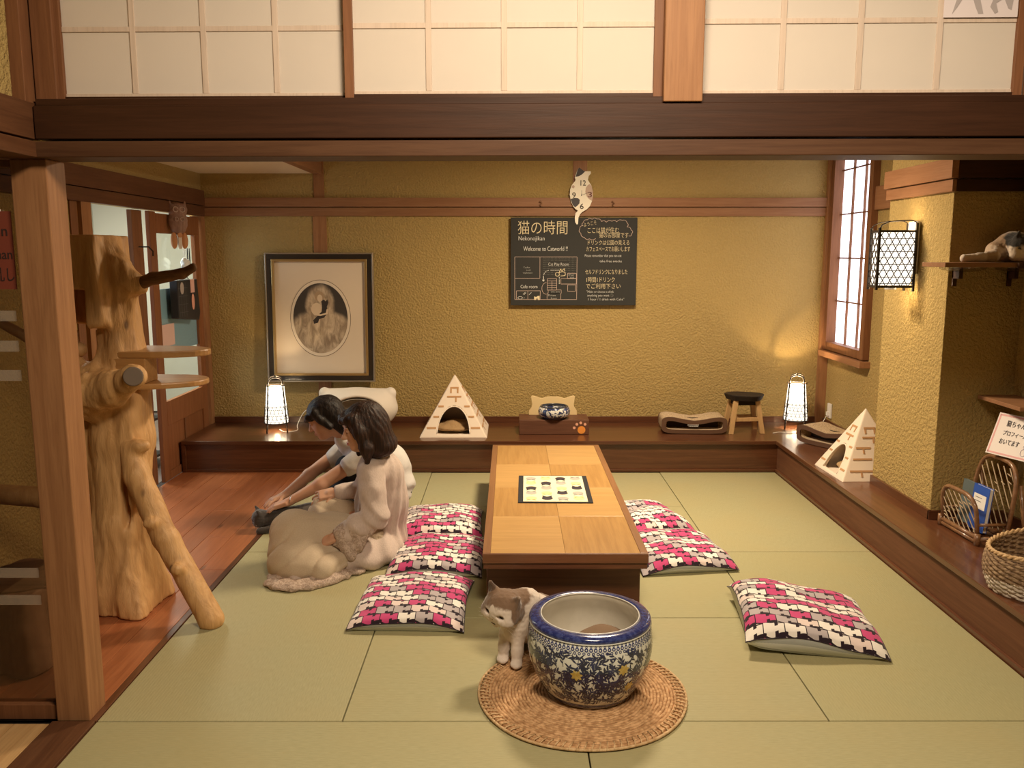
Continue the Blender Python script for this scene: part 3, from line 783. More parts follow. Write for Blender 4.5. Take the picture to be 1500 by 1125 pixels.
# ================================================================= CAT CLIMBING TREE (left)
def climbing_tree():
    t = thing('cat_climbing_tree', 'gnarled bare tree trunk climbing tower with board steps behind the left post', 'cat tree', (-1.82, 3.90, 0))
    q = SDF((-2.25, 3.5, -.01), (-1.5, 4.3, 1.80), .0085)
    q.chain([(-1.84, 3.88, -.05), (-1.83, 3.88, .4), (-1.81, 3.90, .8), (-1.80, 3.93, 1.15), (-1.815, 3.95, 1.45)], [.175, .14, .135, .11, .085], .03)
    # root flares
    for x, y in ((-1.72, 3.72), (-2.02, 3.76), (-1.98, 4.05), (-1.70, 4.0)):
        q.cone((-1.84, 3.88, .35), (x, y, -.03), .07, .055, .06)
    q.cone((-1.73, 3.82, 1.0), (-1.72, 3.80, .55), .05, .06, .04)
    # left strut under the house
    q.chain([(-2.03, 3.86, 1.32), (-1.97, 3.84, 1.18), (-1.87, 3.83, 1.08)], [.055, .045, .06], .03)
    q.chain([(-2.04, 3.86, 1.35), (-2.02, 3.88, 1.0), (-1.93, 3.88, .6)], [.05, .05, .06], .03)
    # burl and sawn stub
    q.chain([(-1.88, 3.80, 1.00), (-1.75, 3.70, 1.07), (-1.60, 3.60, 1.135)], [.095, .072, .046], .03)
    q.ell((-1.86, 3.76, 1.05), (.12, .10, .09), k=.05)
    # hollow box section at the top
    q.rbox((-1.935, 3.92, 1.54), (.112, .15, .185), .02, k=.03)
    q.chain([(-1.83, 3.88, 1.71), (-1.76, 3.86, 1.60), (-1.675, 3.86, 1.51)], [.06, .055, .042], .02)
    q.chain([(-1.76, 3.88, 1.18), (-1.775, 3.88, 1.38), (-1.73, 3.87, 1.52)], [.06, .055, .07], .05)
    q.displace(lambda P: .012*nz(P*np.array([1, 1, .35]), 22, .4) + .007*nz(P*np.array([1, 1, .2]), 55, 1.3) + .0035*nz(P*np.array([1, 1, .3]), 120, 2.3))
    q.rbox((-1.945, 3.84, 1.405), (.075, .16, .085), .006, k=.01, mode='-')
    q.ell((-1.755, 3.73, .53), (.018, .10, .13), k=.02, mode='-')
    q.ell((-1.93, 3.79, 1.24), (.055, .16, .09), k=.02, mode='-')
    q.ell((-1.86, 3.68, .90), (.035, .05, .04), k=.02, mode='-')
    q.plane((0, 0, 1), (0, 0, 1.735)); q.plane((0, 0, -1), (0, 0, .0))
    q.build('trunk', MT['log'], t, loc=t.location)
    def part(m, name, mat, **k): 
        m.T = Matrix.Identity(4); o = m.build(name, mat, t, **k); o.data.transform(Matrix.Translation(-t.location)); return o
    end = flat('sawn_grey_wood', (.16, .12, .09), .8)
    part(MB().cyl((-1.605, 3.60, 1.135), (-1.585, 3.548, 1.143), .043, .040, 20), 'sawn_stub', end, smooth=False, bevel=.004)
    # half round step boards
    def slab(z, x0, x1, y0, y1, th, rz, name='step_board'):
        pts = []
        n = 22
        for i in range(n+1):
            a = -PI/2 + PI*i/n; pts.append((x0+(x1-x0)*max(0, math.cos(a))**.62, (y0+y1)/2+(y1-y0)/2*math.sin(a)*(1+.03*math.sin(9*a))))
        c, s = math.cos(rz), math.sin(rz)
        pts = [(x0+(x-x0)*c-(y-y0)*s, y0+(x-x0)*s+(y-y0)*c) for x, y in pts]
        part(MB().prism(pts, lambda X, Y, T_: (X, Y, z-T_), th), name, MT['board'], bevel=.006)
    MT['board'] = wood('waxed_board', (.52, .28, .10), (.40, .20, .065), .4, 'X', scale=.7, coat=.2)
    slab(1.218, -1.80, -1.395, 3.80, 4.08, .030, R(0))
    slab(1.075, -1.80, -1.40, 3.76, 4.10, .026, R(6))
    part(MB().box((-1.80, 3.80, 1.075), (-1.64, 3.93, 1.188)), 'step_block', MT['board'], bevel=.004)
    q = SDF((-1.8, 3.65, 1.4), (-1.3, 4.0, 1.65), .007)
    q.chain([(-1.70, 3.86, 1.50), (-1.60, 3.85, 1.545), (-1.48, 3.86, 1.565), (-1.425, 3.87, 1.59)], [.034, .028, .024, .020], .01)
    q.displace(lambda P: .005*nz(P, 45, .3)); q.build('branch', MT['bark'], t, loc=t.location, label='dark barked branch')
    q = SDF((-2.9, 3.6, .2), (-1.85, 4.3, 1.6), .010)
    q.chain([(-1.97, 3.88, 1.22), (-2.18, 3.84, 1.28), (-2.36, 3.80, 1.40), (-2.5, 3.8, 1.43)], [.035, .024, .022, .018], .01)
    q.build('branch', MT['log'], t, loc=t.location)
    q = SDF((-2.5, 3.6, .3), (-1.85, 4.1, .8), .010)
    q.chain([(-1.95, 3.88, .47), (-2.16, 3.82, .54), (-2.49, 3.78, .58)], [.06, .048, .045], .01); q.build('branch', MT['log'], t, loc=t.location)
    part(MB().tube([(-1.62, 3.88, 1.62), (-1.58, 3.87, 1.66), (-1.55, 3.87, 1.655), (-1.51, 3.87, 1.64)], .004, 6), 'twig', MT['bark'], smooth=True) if 0 else None
    # leaning log
    q = SDF((-1.85, 3.45, -.02), (-1.2, 4.0, .95), .007)
    q.chain([(-1.725, 3.79, .80), (-1.69, 3.76, .66), (-1.55, 3.70, .38), (-1.345, 3.63, .03)], [.050, .058, .055, .056], .015)
    q.ell((-1.665, 3.755, .80), (.045, .03, .03), k=.03); q.ell((-1.48, 3.62, .27), (.035, .03, .03), k=.02); q.ell((-1.47, 3.73, .22), (.04, .03, .03), k=.02); q.ell((-1.60, 3.66, .47), (.03, .025, .025), k=.02)
    q.displace(lambda P: .0045*nz(P, 24, .9)+.0018*nz(P*np.array([1, 1, .3]), 110, .9)); q.plane((0, 0, -1), (0, 0, 0))
    q.build('leaning_log', MT['log'], t, loc=t.location)
climbing_tree()
# stump with fluted sides behind the glazed panel
def stump():
    t = thing('log_stump', 'fluted wooden stump seat on red boards behind the glazed panel at far left', 'stump', (-2.02, 3.38, 0))
    q = SDF((-.36, -.30, -.01), (.36, .30, .40), .008)
    q.cone((0, 0, -.1), (0, 0, .5), .25, .20, .0)
    q.displace(lambda P: -.03*np.cos(np.arctan2(P[..., 1], P[..., 0])*6 + .6*np.sin(P[..., 2]*7)) + .004*nz(P, 50))
    q.plane((0, 0, 1), (0, 0, .33)); q.plane((0, 0, -1), (0, 0, 0))
    q.build('trunk_section', wood('stump_wood', (.30, .15, .085), (.42, .235, .14), .6, 'Z', scale=.5), t)
    MB().cyl((0, 0, .328), (0, 0, .334), .19, .185, 28).build('cut_face', wood('stump_face', (.28, .15, .08), (.16, .085, .045), .7, 'X'), t)
stump()

# ================================================================= LANTERNS
glow = Mat('lit_lantern_paper', (.95, .93, .88), .8).emit((1.0, .90, .74), 1.9).m
glow2 = Mat('lit_wall_lamp_paper', (.95, .93, .88), .8).emit((1.0, .91, .78), 1.5).m
bam = flat('smoked_bamboo', (.022, .014, .010), .4)
def bulb(name, loc, p, r=.02, col=(1.0, .72, .40)):
    l = bpy.data.lights.new(name, 'POINT'); l.energy = p; l.color = col; l.shadow_soft_size = r
    o = bpy.data.objects.new(name, l); o.location = loc; COL.objects.link(o)
def lantern(label, x, y, rz):
    t = thing('bamboo_lantern', label, 'lamp', (x, y, PT), rz, 'bamboo floor lanterns')
    z0, z1, r0, r1 = .075, .375, .098, .074
    rr = lambda z: r0+(r1-r0)*(z-z0)/(z1-z0)
    MB().lathe([(rr(z0)-.006, z0), (rr(z1)-.006, z1-.012)], 32, cap=False).build('paper_shade', glow, t, True, label='glowing white paper shade')
    ring = lambda m, z, r: m.tube([((rr(z))*math.cos(a), (rr(z))*math.sin(a), z) for a in [2*PI*i/32 for i in range(32)]], r, 5, True)
    for z, r in ((z0, .005), (z1, .0042)): m = MB(); ring(m, z, r); m.build('hoop', bam, t, True)
    m = MB(); n = 18                    # hexagonal cane weave
    for z in [z0+.012+.024*k for k in range(6)]: ring(m, z, .0019)
    zt = z0+.14
    for k in range(n):
        for s in (-1, 1):
            m.tube([(rr(z)*math.cos(2*PI*k/n+s*(z-z0)*3.9), rr(z)*math.sin(2*PI*k/n+s*(z-z0)*3.9), z) for z in [z0+(zt-z0)*i/8 for i in range(9)]], .0019, 4)
    for z in [zt+.022*k for k in range(8)]: ring(m, z, .0011) if z < z1 else None
    m.build('cane_weave', bam, t, kind='stuff')
    for k in range(4):
        a = PI/4+k*PI/2; c, s = math.cos(a), math.sin(a)
        pts = [((rr(z)+.006+.0015*math.sin(z*120))*c, (rr(z)+.006+.0015*math.sin(z*120))*s, z) for z in [i*.385/22 for i in range(23)]]
        MB().tube(pts, [.0055+.0012*math.sin(i*1.9) for i in range(23)], 7).build('leg', bam, t, True)
    for s in (-1, 1):
        y_ = s*.052
        pts = [(-.054, y_, .38), (-.052, y_, .41), (-.040, y_, .432), (-.015, y_, .442), (.015, y_, .442), (.040, y_, .432), (.052, y_, .41), (.054, y_, .38)]
        MB().tube(pts, .0048, 6).build('handle', bam, t, True)
    MB().tube([(0, -.056, .441), (0, .056, .441)], .004, 6).build('handle_tie', bam, t, True)
    MB().lathe([(.0, .078), (.03, .078), (.03, .10), (.018, .125), (0, .125)], 16).build('bulb_socket', MT['white'], t, True)
    o = t
    v = Matrix.Rotation(rz, 4, 'Z')
    p = v @ Vector((0, 0, .30)); bulb('lantern_bulb', (x+p.x, y+p.y, PT+.315), 13 if x > 0 else 5, .009)
    p = v @ Vector((0, 0, .05)); bulb('lantern_under_glow', (x, y, PT+.055), .55)
    return t
l1 = lantern('glowing bamboo lantern on dark step at left below the framed picture', -1.875, 6.72, R(16))
l2 = lantern('glowing bamboo lantern on the step in the right rear corner', 2.32, 6.83, R(-19))
def cord(name, label, pts, r=.0028, mat=MT['white'], **k):
    P = []; V_ = [Vector(p) for p in pts]
    for i in range(len(V_)-1):
        a, b, c, d = V_[max(i-1, 0)], V_[i], V_[i+1], V_[min(i+2, len(V_)-1)]
        for j in range(6):
            u = j/6; P.append(.5*((2*b)+(c-a)*u+(2*a-5*b+4*c-d)*u*u+(3*b-a-3*c+d)*u**3))
    P.append(V_[-1]); o = MB().tube(P, r, 5).build(name, mat, None, True, origin=tuple(V_[0])); tag(o, label, 'cord', **k); return o
cord('lantern_cord', 'white power cord curling beside the left lantern', [(-1.86, 6.74, PT+.01), (-1.80, 6.68, PT+.004), (-1.72, 6.74, PT+.004), (-1.74, 6.84, PT+.03), (-1.70, 6.9, PT+.12), (-1.64, 6.95, PT+.14), (-1.56, 6.98, PT+.06), (-1.50, 7.0, PT+.006)])
cord('lantern_cord', 'white power cord lying under the corner lantern at right', [(2.08, 6.63, PT+.004), (2.15, 6.66, PT+.004), (2.22, 6.62, PT+.004), (2.32, 6.66, PT+.004), (2.42, 6.66, PT+.004), (2.50, 6.76, PT+.004), (2.55, 6.86, PT+.03), (2.60, 6.905, PT+.09)])
op = thing('wall_socket', 'white wall outlet low in right rear corner beside the lantern', 'socket', (2.60, 6.92, PT+.13), 0)
MB().box((.022, -.035, -.06), (.0375, .035, .06)).build('cover_plate', MT['white'], op, bevel=.003)
MB().box((.005, -.015, -.04), (.022, .015, -.008)).build('plug', MT['white'], op, bevel=.003)

def wall_lamp():
    t = thing('wall_lantern', 'lit bamboo lattice wall lamp mounted on the plaster pillar', 'lamp', (2.248, 4.80, 1.46))
    X0, X1, Ya, Yb, Z0, Z1 = -.225, -.022, -.055, .055, .012, .315
    MB().box((X0+.008, Ya+.008, Z0+.008), (X1-.008, Yb-.008, Z1-.006)).build('paper_box', glow2, t, bevel=.004, label='glowing white paper box')
    for i, (x, y) in enumerate(((X0, Ya), (X1, Ya), (X0, Yb), (X1, Yb))):
        MB().box((x-.007, y-.007, -.006 if x == X0 else -.014), (x+.007, y+.007, .335 if x == X0 else .36)).build('corner_post', bam, t, bevel=.003)
    for z in (Z0, Z1):
        m = MB().box((X0, Ya-.004, z-.006), (X1, Ya+.004, z+.006)); m.build('rail', bam, t)
        MB().box((X0, Yb-.004, z-.006), (X1, Yb+.004, z+.006)).build('rail', bam, t)
        MB().box((X0-.004, Ya, z-.006), (X0+.004, Yb, z+.006)).build('rail', bam, t)
    m = MB(); r = .0026; nx = 5; dx = (X1-X0)/nx; dz = dx*.866; nr = int((Z1-Z0)/dz)+1   # kagome lattice on three faces
    def clip(p, q, a0, a1, b0, b1):
        (u0, w0), (u1, w1) = p, q; t0, t1 = 0, 1
        for s0, s1, lo, hi in ((u0, u1, a0, a1), (w0, w1, b0, b1)):
            d = s1-s0
            if abs(d) < 1e-9:
                if not lo <= s0 <= hi: return None
                continue
            ta, tb_ = sorted(((lo-s0)/d, (hi-s0)/d)); t0 = max(t0, ta); t1 = min(t1, tb_)
        if t1 <= t0: return None
        return (u0+(u1-u0)*t0, w0+(w1-w0)*t0), (u0+(u1-u0)*t1, w0+(w1-w0)*t1)
    def weave(f3, a0, a1):
        H = Z1-Z0
        for k in range(0, nr+1):
            c = clip((a0, Z0+dz*(k+.5)), (a1, Z0+dz*(k+.5)), a0, a1, Z0, Z1)
            if c: m.cyl(f3(*c[0]), f3(*c[1]), r, n=4, cap=False)
        for k in range(-12, 14):
            for s in (-1, 1):
                x = a0+dx*(k+.25); c = clip((x, Z0), (x+s*H/1.732, Z1), a0, a1, Z0, Z1)
                if c: m.cyl(f3(*c[0]), f3(*c[1]), r, n=4, cap=False)
    weave(lambda a, z: (a, Ya-.002, z), X0, X1); weave(lambda a, z: (a, Yb+.002, z), X0, X1); weave(lambda a, z: (X0-.002, a, z), Ya, Yb)
    m.build('cane_lattice', bam, t, kind='stuff')
    for y in (Ya, Yb):
        MB().tube([(X0, y, .33), (X0+.012, y, .35), (X0+.05, y, .366), (X0+.10, y, .372), (X1-.03, y, .374), (X1-.008, y, .366), (X1, y, .35)], .0034 if y == Ya else .003, 6).build('top_handle', bam, t, True)
    MB().box((-.024, -.05, .08), (0, .05, .37)).build('mounting_plate', MT['white'], t, bevel=.006)
    MB().lathe([(0, -.004), (.03, -.004), (.03, .006), (0, .006)], 16, c=((X0+X1)/2, 0, 0)).build('bulb_collar', MT['white'], t)
    bulb('wall_lamp_bulb', (2.248-.10, 4.80, 1.455), 1.6, .03); bulb('wall_lamp_top', (2.248-.11, 4.80, 1.80), 1.1, .03)
wall_lamp()

# ================================================================= BACK WALL HANGINGS
chalk = flat('white_chalk', (.72, .72, .68), .9); gold = flat('yellow_chalk', (.72, .62, .40), .9); dim = flat('faint_chalk', (.30, .29, .26), .9); pinkc = flat('dusty_pink_chalk', (.55, .42, .36), .9)
def board():
    t = thing('chalkboard', 'black chalkboard with handwritten welcome text and room map on the back wall', 'sign', (.515, BW-.04, 1.59))
    Wd, Hh = 1.030, .712
    MB().box((-Wd/2, -.012, -Hh/2), (Wd/2, .006, Hh/2)).build('board', flat('blackboard', (.022, .022, .019), .75), t, bevel=.002)
    k = Wd/1342.
    F = lambda x, y: ((x-68)*k-Wd/2, Hh/2-(y-75)*k)
    M3 = Matrix.Translation((0, -.0135, 0)) @ Matrix.Rotation(R(90), 4, 'X')
    def L(name, arr, mat):
        for (tx, x, y, h, wd, *r) in arr:
            px, py = F(x, y); letters(name, [(tx, px, py, h*k*1.25, wd*k if wd else None, -.0004 if h < 60 else -.0008, r[0] if r else 0)], mat, t, M3)
    L('yellow_lettering', [('猫の時間', 138, 240, 125, 525)], gold)
    L('white_lettering', [('Nekonojikan', 148, 315, 52, 275), ('Welcome to Catworld !!', 203, 425, 55, 470), ('Cat Play Room', 468, 580, 36, 215), ('Cafe room', 172, 820, 42, 180),
      ('Please remember that you can eat', 855, 488, 32, 390), ('take free snacks', 1015, 545, 30, 235), ('"Make or choose a drink', 880, 868, 28, 290), ('anything you want ☺', 888, 908, 30, 280), ('1 hour / 1 drink with Cake"', 892, 950, 30, 385),
      ('Private', 468, 905, 24, 80), ('Room', 498, 937, 22, 60), ('Cat', 685, 690, 22, 55), ('exit', 700, 715, 20, 45), ('you are', 498, 865, 22, 95), ('Toilet', 202, 608, 20, 72), ('and', 232, 634, 18, 45), ('washroom', 200, 664, 20, 98)], chalk)
    L('upper_lettering', [('ようこそ', 842, 172, 40, 135, .2), ('ここは猫が住む', 875, 235, 55, 330), ('猫のお部屋です', 1005, 283, 50, 310), ('ドリンクは公園の見える', 875, 360, 46, 440), ('カフェスペースでお願いします', 868, 428, 48, 465)], gold)
    L('lower_lettering', [('セルフドリンクになりました', 862, 668, 48, 450), ('1時間1ドリンク', 870, 752, 50, 300), ('でご利用下さい', 868, 820, 48, 370)], gold)
    def lines(name, polys, mat, w=1.6):
        m = MB()
        for pl in polys:
            pts = [F(x, y) for x, y in pl]
            for (a, b), (c, d) in zip(pts, pts[1:]):
                l = math.hypot(c-a, d-b) or 1; nx, ny = -(d-b)/l*w*k, (c-a)/l*w*k
                m.add([(a+nx, -.0128, b+ny), (c+nx, -.0128, d+ny), (c-nx, -.0128, d-ny), (a-nx, -.0128, b-ny)], [(0, 1, 2, 3)])
        return m.build(name, mat, t, kind='stuff')
    rect = lambda a, b, c, d: [(a, b), (c, b), (c, d), (a, d), (a, b)]
    lines('map_lines', [rect(112, 488, 775, 940), [(380, 488), (380, 714), (112, 714)], rect(675, 662, 770, 715), rect(605, 718, 770, 775), rect(678, 785, 762, 852), rect(460, 718, 560, 840),
        rect(458, 872, 605, 938), rect(470, 838, 610, 872), [(252, 845), (252, 938)], rect(130, 847, 385, 938)] + [[(462, y), (558, y)] for y in (742, 766, 790, 814)] + [[(510, 740), (510, 840)]] +
        [[(458+48*math.cos(a)-8, 822+62*math.sin(a)) for a in [PI*.5+PI*i/12 for i in range(13)]]], pinkc, 2.0)
    cl = [(835, 160), (800, 195), (812, 240), (850, 285), (905, 298), (970, 295)]; cl2 = [(835, 130), (880, 100), (930, 95), (980, 92), (1030, 118), (1080, 125), (1140, 115), (1190, 122), (1250, 105), (1300, 130), (1300, 175), (1345, 205), (1352, 245), (1320, 268)]
    def bumps(pl):
        out = []
        for (a, b), (c, d) in zip(pl, pl[1:]):
            l = math.hypot(c-a, d-b); nx, ny = (d-b)/l, -(c-a)/l
            out += [(a+(c-a)*q/5+nx*13*math.sin(PI*q/5), b+(d-b)*q/5+ny*13*math.sin(PI*q/5)) for q in range(6)]
        return out
    lines('cloud_outline', [bumps(cl2), bumps([(970, 295), (905, 298), (850, 285), (812, 240), (800, 195), (835, 160), (835, 130)])], pinkc, 2.2)
    lines('route_dashes', [[(585-6*i, 628+.0*i), (578-6*i, 628)] for i in range(0, 16, 2)] + [[(490-60*math.sin(a)-10, 690-60*math.cos(a)+0), (490-60*math.sin(a+.12)-10, 690-60*math.cos(a+.12))] for a in [.1+.24*i for i in range(6)]] + [[(588, 700+i*16), (588, 709+i*16)] for i in range(5)] + [[(418, 690), (418, 745)], [(408, 730), (418, 748), (428, 730)]], chalk, 3.4)
    lines('hatching', [[(415+i*14, 500+j*22), (420+i*14, 500+j*22)] for i in range(25) for j in range(9) if not (60 < i*14 < 270 and j in (2, 3))], dim, 1.4)
    lines('cat_doodle', [[(545+22*math.cos(a)+22, 672+20*math.sin(a)) for a in [2*PI*i/14 for i in range(15)]], [(585, 655), (620, 640), (650, 655), (650, 685), (600, 690)], [(585, 655), (600, 615), (615, 635), (640, 610), (645, 640)]], gold, 3)
    mm = MB(); mm.prism([F(*p) for p in ((320, 945), (320, 905), (330, 912), (345, 912), (355, 903), (378, 900), (380, 945), (362, 945), (358, 930), (340, 932), (338, 945))], lambda x, y, q: (x, -.0132+q*-1, y), .0004)
    mm.build('drawn_cat', gold, t)
    lines('table_doodle', [[(145+35*0+25*math.cos(a)+25, 922+14*math.sin(a)) for a in [2*PI*i/12 for i in range(13)]], [(200, 885), (225, 862)], [(210, 890), (232, 868)], [(265, 890), (290, 864)], [(205, 925), (218, 922)]], chalk, 2)
board()

def clock():
    t = thing('cat_clock', 'white cat shaped wall clock with dark ear and curled tail above the chalkboard', 'clock', (.572, BW-.045, 2.12))
    u = .43/90/12.5*1.0      # metres per crop px
    cx, cy = 460, 570; s = .00045
    F = lambda x, y: ((x-cx)*s, (cy-y)*s)
    body = [(250, 560), (255, 470), (285, 390), (345, 315), (350, 290), (335, 262), (380, 130), (410, 82), (470, 125), (520, 150), (560, 148), (620, 150), (622, 185), (585, 230), (570, 300), (600, 345), (640, 410), (662, 500), (668, 580), (650, 670), (615, 755), (560, 815), (480, 860), (440, 900), (410, 960), (405, 1040), (400, 1078), (380, 1082), (352, 1040), (345, 950), (360, 880), (400, 838), (360, 815), (320, 770), (275, 690)]
    P = lambda q, d: (lambda x, y, T_: (x, -d-T_, y))
    W = flat('clock_cream', (.84, .79, .66), .5)
    def pr(name, pts, m, d, th=.0006): MB().prism([F(*p) for p in pts], lambda x, y, T_: (x, -d-T_, y), th).build(name, m, t)
    pr('body', body, W, 0, .018)
    dk = flat('clock_charcoal', (.045, .04, .045), .6); tn = flat('clock_tan', (.52, .38, .30), .6)
    pr('dark_ear', [(350, 245), (385, 130), (410, 82), (470, 125), (518, 152), (470, 200), (410, 235)], dk, .0182)
    pr('dark_patch', [(265, 635), (330, 612), (400, 618), (430, 650), (425, 710), (385, 755), (345, 780), (300, 730)], dk, .0182)
    pr('tan_patch', [(600, 372), (640, 410), (662, 500), (668, 580), (650, 665), (600, 640), (555, 590), (528, 510), (535, 440), (565, 395)], tn, .0182)
    pr('tan_patch', [(318, 390), (338, 415), (320, 450), (282, 430), (290, 398)], tn, .0182)
    M3 = Matrix.Translation((0, -.0192, 0)) @ Matrix.Rotation(R(90), 4, 'X')
    def num(tx, x, y, h, wd): a, b = F(x, y); letters('numeral_'+{'12': 'twelve', '9': 'nine', '6': 'six', '3': 'three'}[tx], [(tx, a, b, h*s*1.4, wd*s, .0006, 0)], flat('numeral_ink', (.04, .03, .02) if tx != '3' else (.12, .02, .02), .6), t, M3)
    num('12', 415, 398, 95, 98); num('9', 288, 612, 95, 66); num('3', 565, 602, 95, 72); num('6', 428, 808, 95, 68)
    def hand(name, a, b, w):
        (x0, y0), (x1, y1) = F(*a), F(*b); MB().cyl((x0, -.023, y0), (x1, -.023, y1), w, w*.6, 6).build(name, dk, t)
    hand('hour_hand', (460, 570), (465, 480), .0018); hand('minute_hand', (450, 572), (590, 520), .0014)
    MB().cyl((F(460, 568)[0], -.019, F(460, 568)[1]), (F(460, 568)[0], -.026, F(460, 568)[1]), .004, n=12).build('hub', dk, t)
clock()
for i, x in enumerate((793, 896)):
    X = (x-750)/1250*7.1
    o = MB().tube([(X, BW-.036, 2.075), (X-.012, BW-.05, 2.07), (X+.012, BW-.052, 2.06), (X-.008, BW-.05, 2.045), (X+.004, BW-.045, 2.032)], .004, 6).build('wall_hook', MT['bark'], None, True, origin=(X, BW-.036, 2.07))
    tag(o, ['small rusty hook on the wall rail, left of the cat clock', 'small rusty hook on the wall rail, right of the cat clock'][i], 'hook')

def picture():
    t = thing('framed_picture', 'large black and gold framed oval portrait leaning on the wall at left', 'picture', (-1.567, BW-.075, .603))
    T = Matrix.Rotation(R(-2.2), 4, 'X'); W, H = .885, 1.06
    blk = Mat('black_lacquer_frame', (.025, .02, .016), .3, coat=.4).m; gd_ = flat('gilt_frame', (.55, .38, .16), .35, metal=.8); silver = flat('pewter_edge', (.42, .36, .28), .35, metal=.7)
    def ring(name, a, b, d0, d1, m):
        for (x0, z0, x1, z1) in ((a, a, W-a, b), (a, H-b, W-a, H-a), (a, b, b, H-b), (W-b, b, W-a, H-b)):
            q = MB(); q.T = T; q.box((x0-W/2, d0, z0), (x1-W/2, d1, z1)); q.build(name, m, t, bevel=.003)
    ring('outer_edge', 0, .012, -.030, .02, silver); ring('frame_bar', .012, .052, -.022, .02, blk); ring('gilt_liner', .052, .072, -.028, .015, gd_)
    q = MB(); q.T = T; q.box((.07-W/2, -.004, .07), (W/2-.07, .004, H-.07)); q.build('mount_board', flat('cream_mount', (.74, .62, .47), .8), t)
    cz = .525; N = 64
    def oval(name, rx, rz, d, m):
        q = MB(); q.T = T; q.prism([(rx*math.cos(2*PI*i/N), cz+rz*math.sin(2*PI*i/N)) for i in range(N)], lambda x, y, T_: (x, -d-T_, y), .001); return q.build(name, m, t)
    oval('oval_line', .249, .316, .0042, flat('brown_ink', (.16, .10, .06), .8)); oval('oval_margin', .245, .312, .0054, flat('cream_margin', (.76, .66, .52), .8))
    A = Mat('etching_print', (.5, .4, .3), .8); x, y, z = A.sep(A.coord('Object'))
    n = A.noise(A.coord('Object', (14, 1, 5)), 1.6, 5, .6, .8); n2 = A.noise(A.coord('Object'), 9, 4)
    zz = z - .535
    veil = (((x+.0)/.115).pow(2) + ((zz-.09)/.17).pow(2)).sqrt() + n2*.35
    skirt = ((x/.26).pow(2) + ((zz+.17)/.21).pow(2)).sqrt() + n2*.22
    m_ = veil.ss(1.32, 1.0).mx(skirt.ss(1.30, 1.05))
    c = A.mix(m_, (.045, .035, .028), A.mix(n.ss(.3, .68), (.60, .48, .34), (.26, .19, .125)))
    A.color(c); q = oval('oval_print', .224, .288, .0066, A.m)
    # plain generic figure shapes inside the oval
    def blob(name, pts, m, d=.0078): q = MB(); q.T = T; q.prism(pts, lambda x, y, T_: (x, -d-T_, y), .0005); q.build(name, m, t)
    el = lambda cx, cz_, rx, rz, n=20, a0=0: [(cx+rx*math.cos(2*PI*i/n), cz_+rz*math.sin(2*PI*i/n)) for i in range(n)]
    pale = flat('print_pale', (.66, .53, .38), .8); ink = flat('print_ink', (.03, .022, .02), .8); hairc = flat('print_hair', (.40, .28, .17), .8)
    blob('printed_hair', el(-.005, .705, .040, .042), hairc); blob('printed_face', el(-.002, .69, .022, .030), pale, .0084)
    blob('printed_shoulder', el(-.03, .60, .045, .052), pale, .0084)
    blob('printed_animal', [(.01, .665), (.03, .68), (.045, .665), (.06, .68), (.068, .655), (.055, .62), (.06, .57), (.03, .53), (-.01, .52), (-.02, .49), (-.055, .48), (-.06, .51), (-.02, .55), (.01, .58), (.015, .63)], ink, .009)
    blob('printed_arm', [(-.05, .55), (.0, .545), (.06, .56), (.065, .60), (.052, .60), (.045, .57), (.0, .558), (-.05, .57)], pale, .0096)
picture()

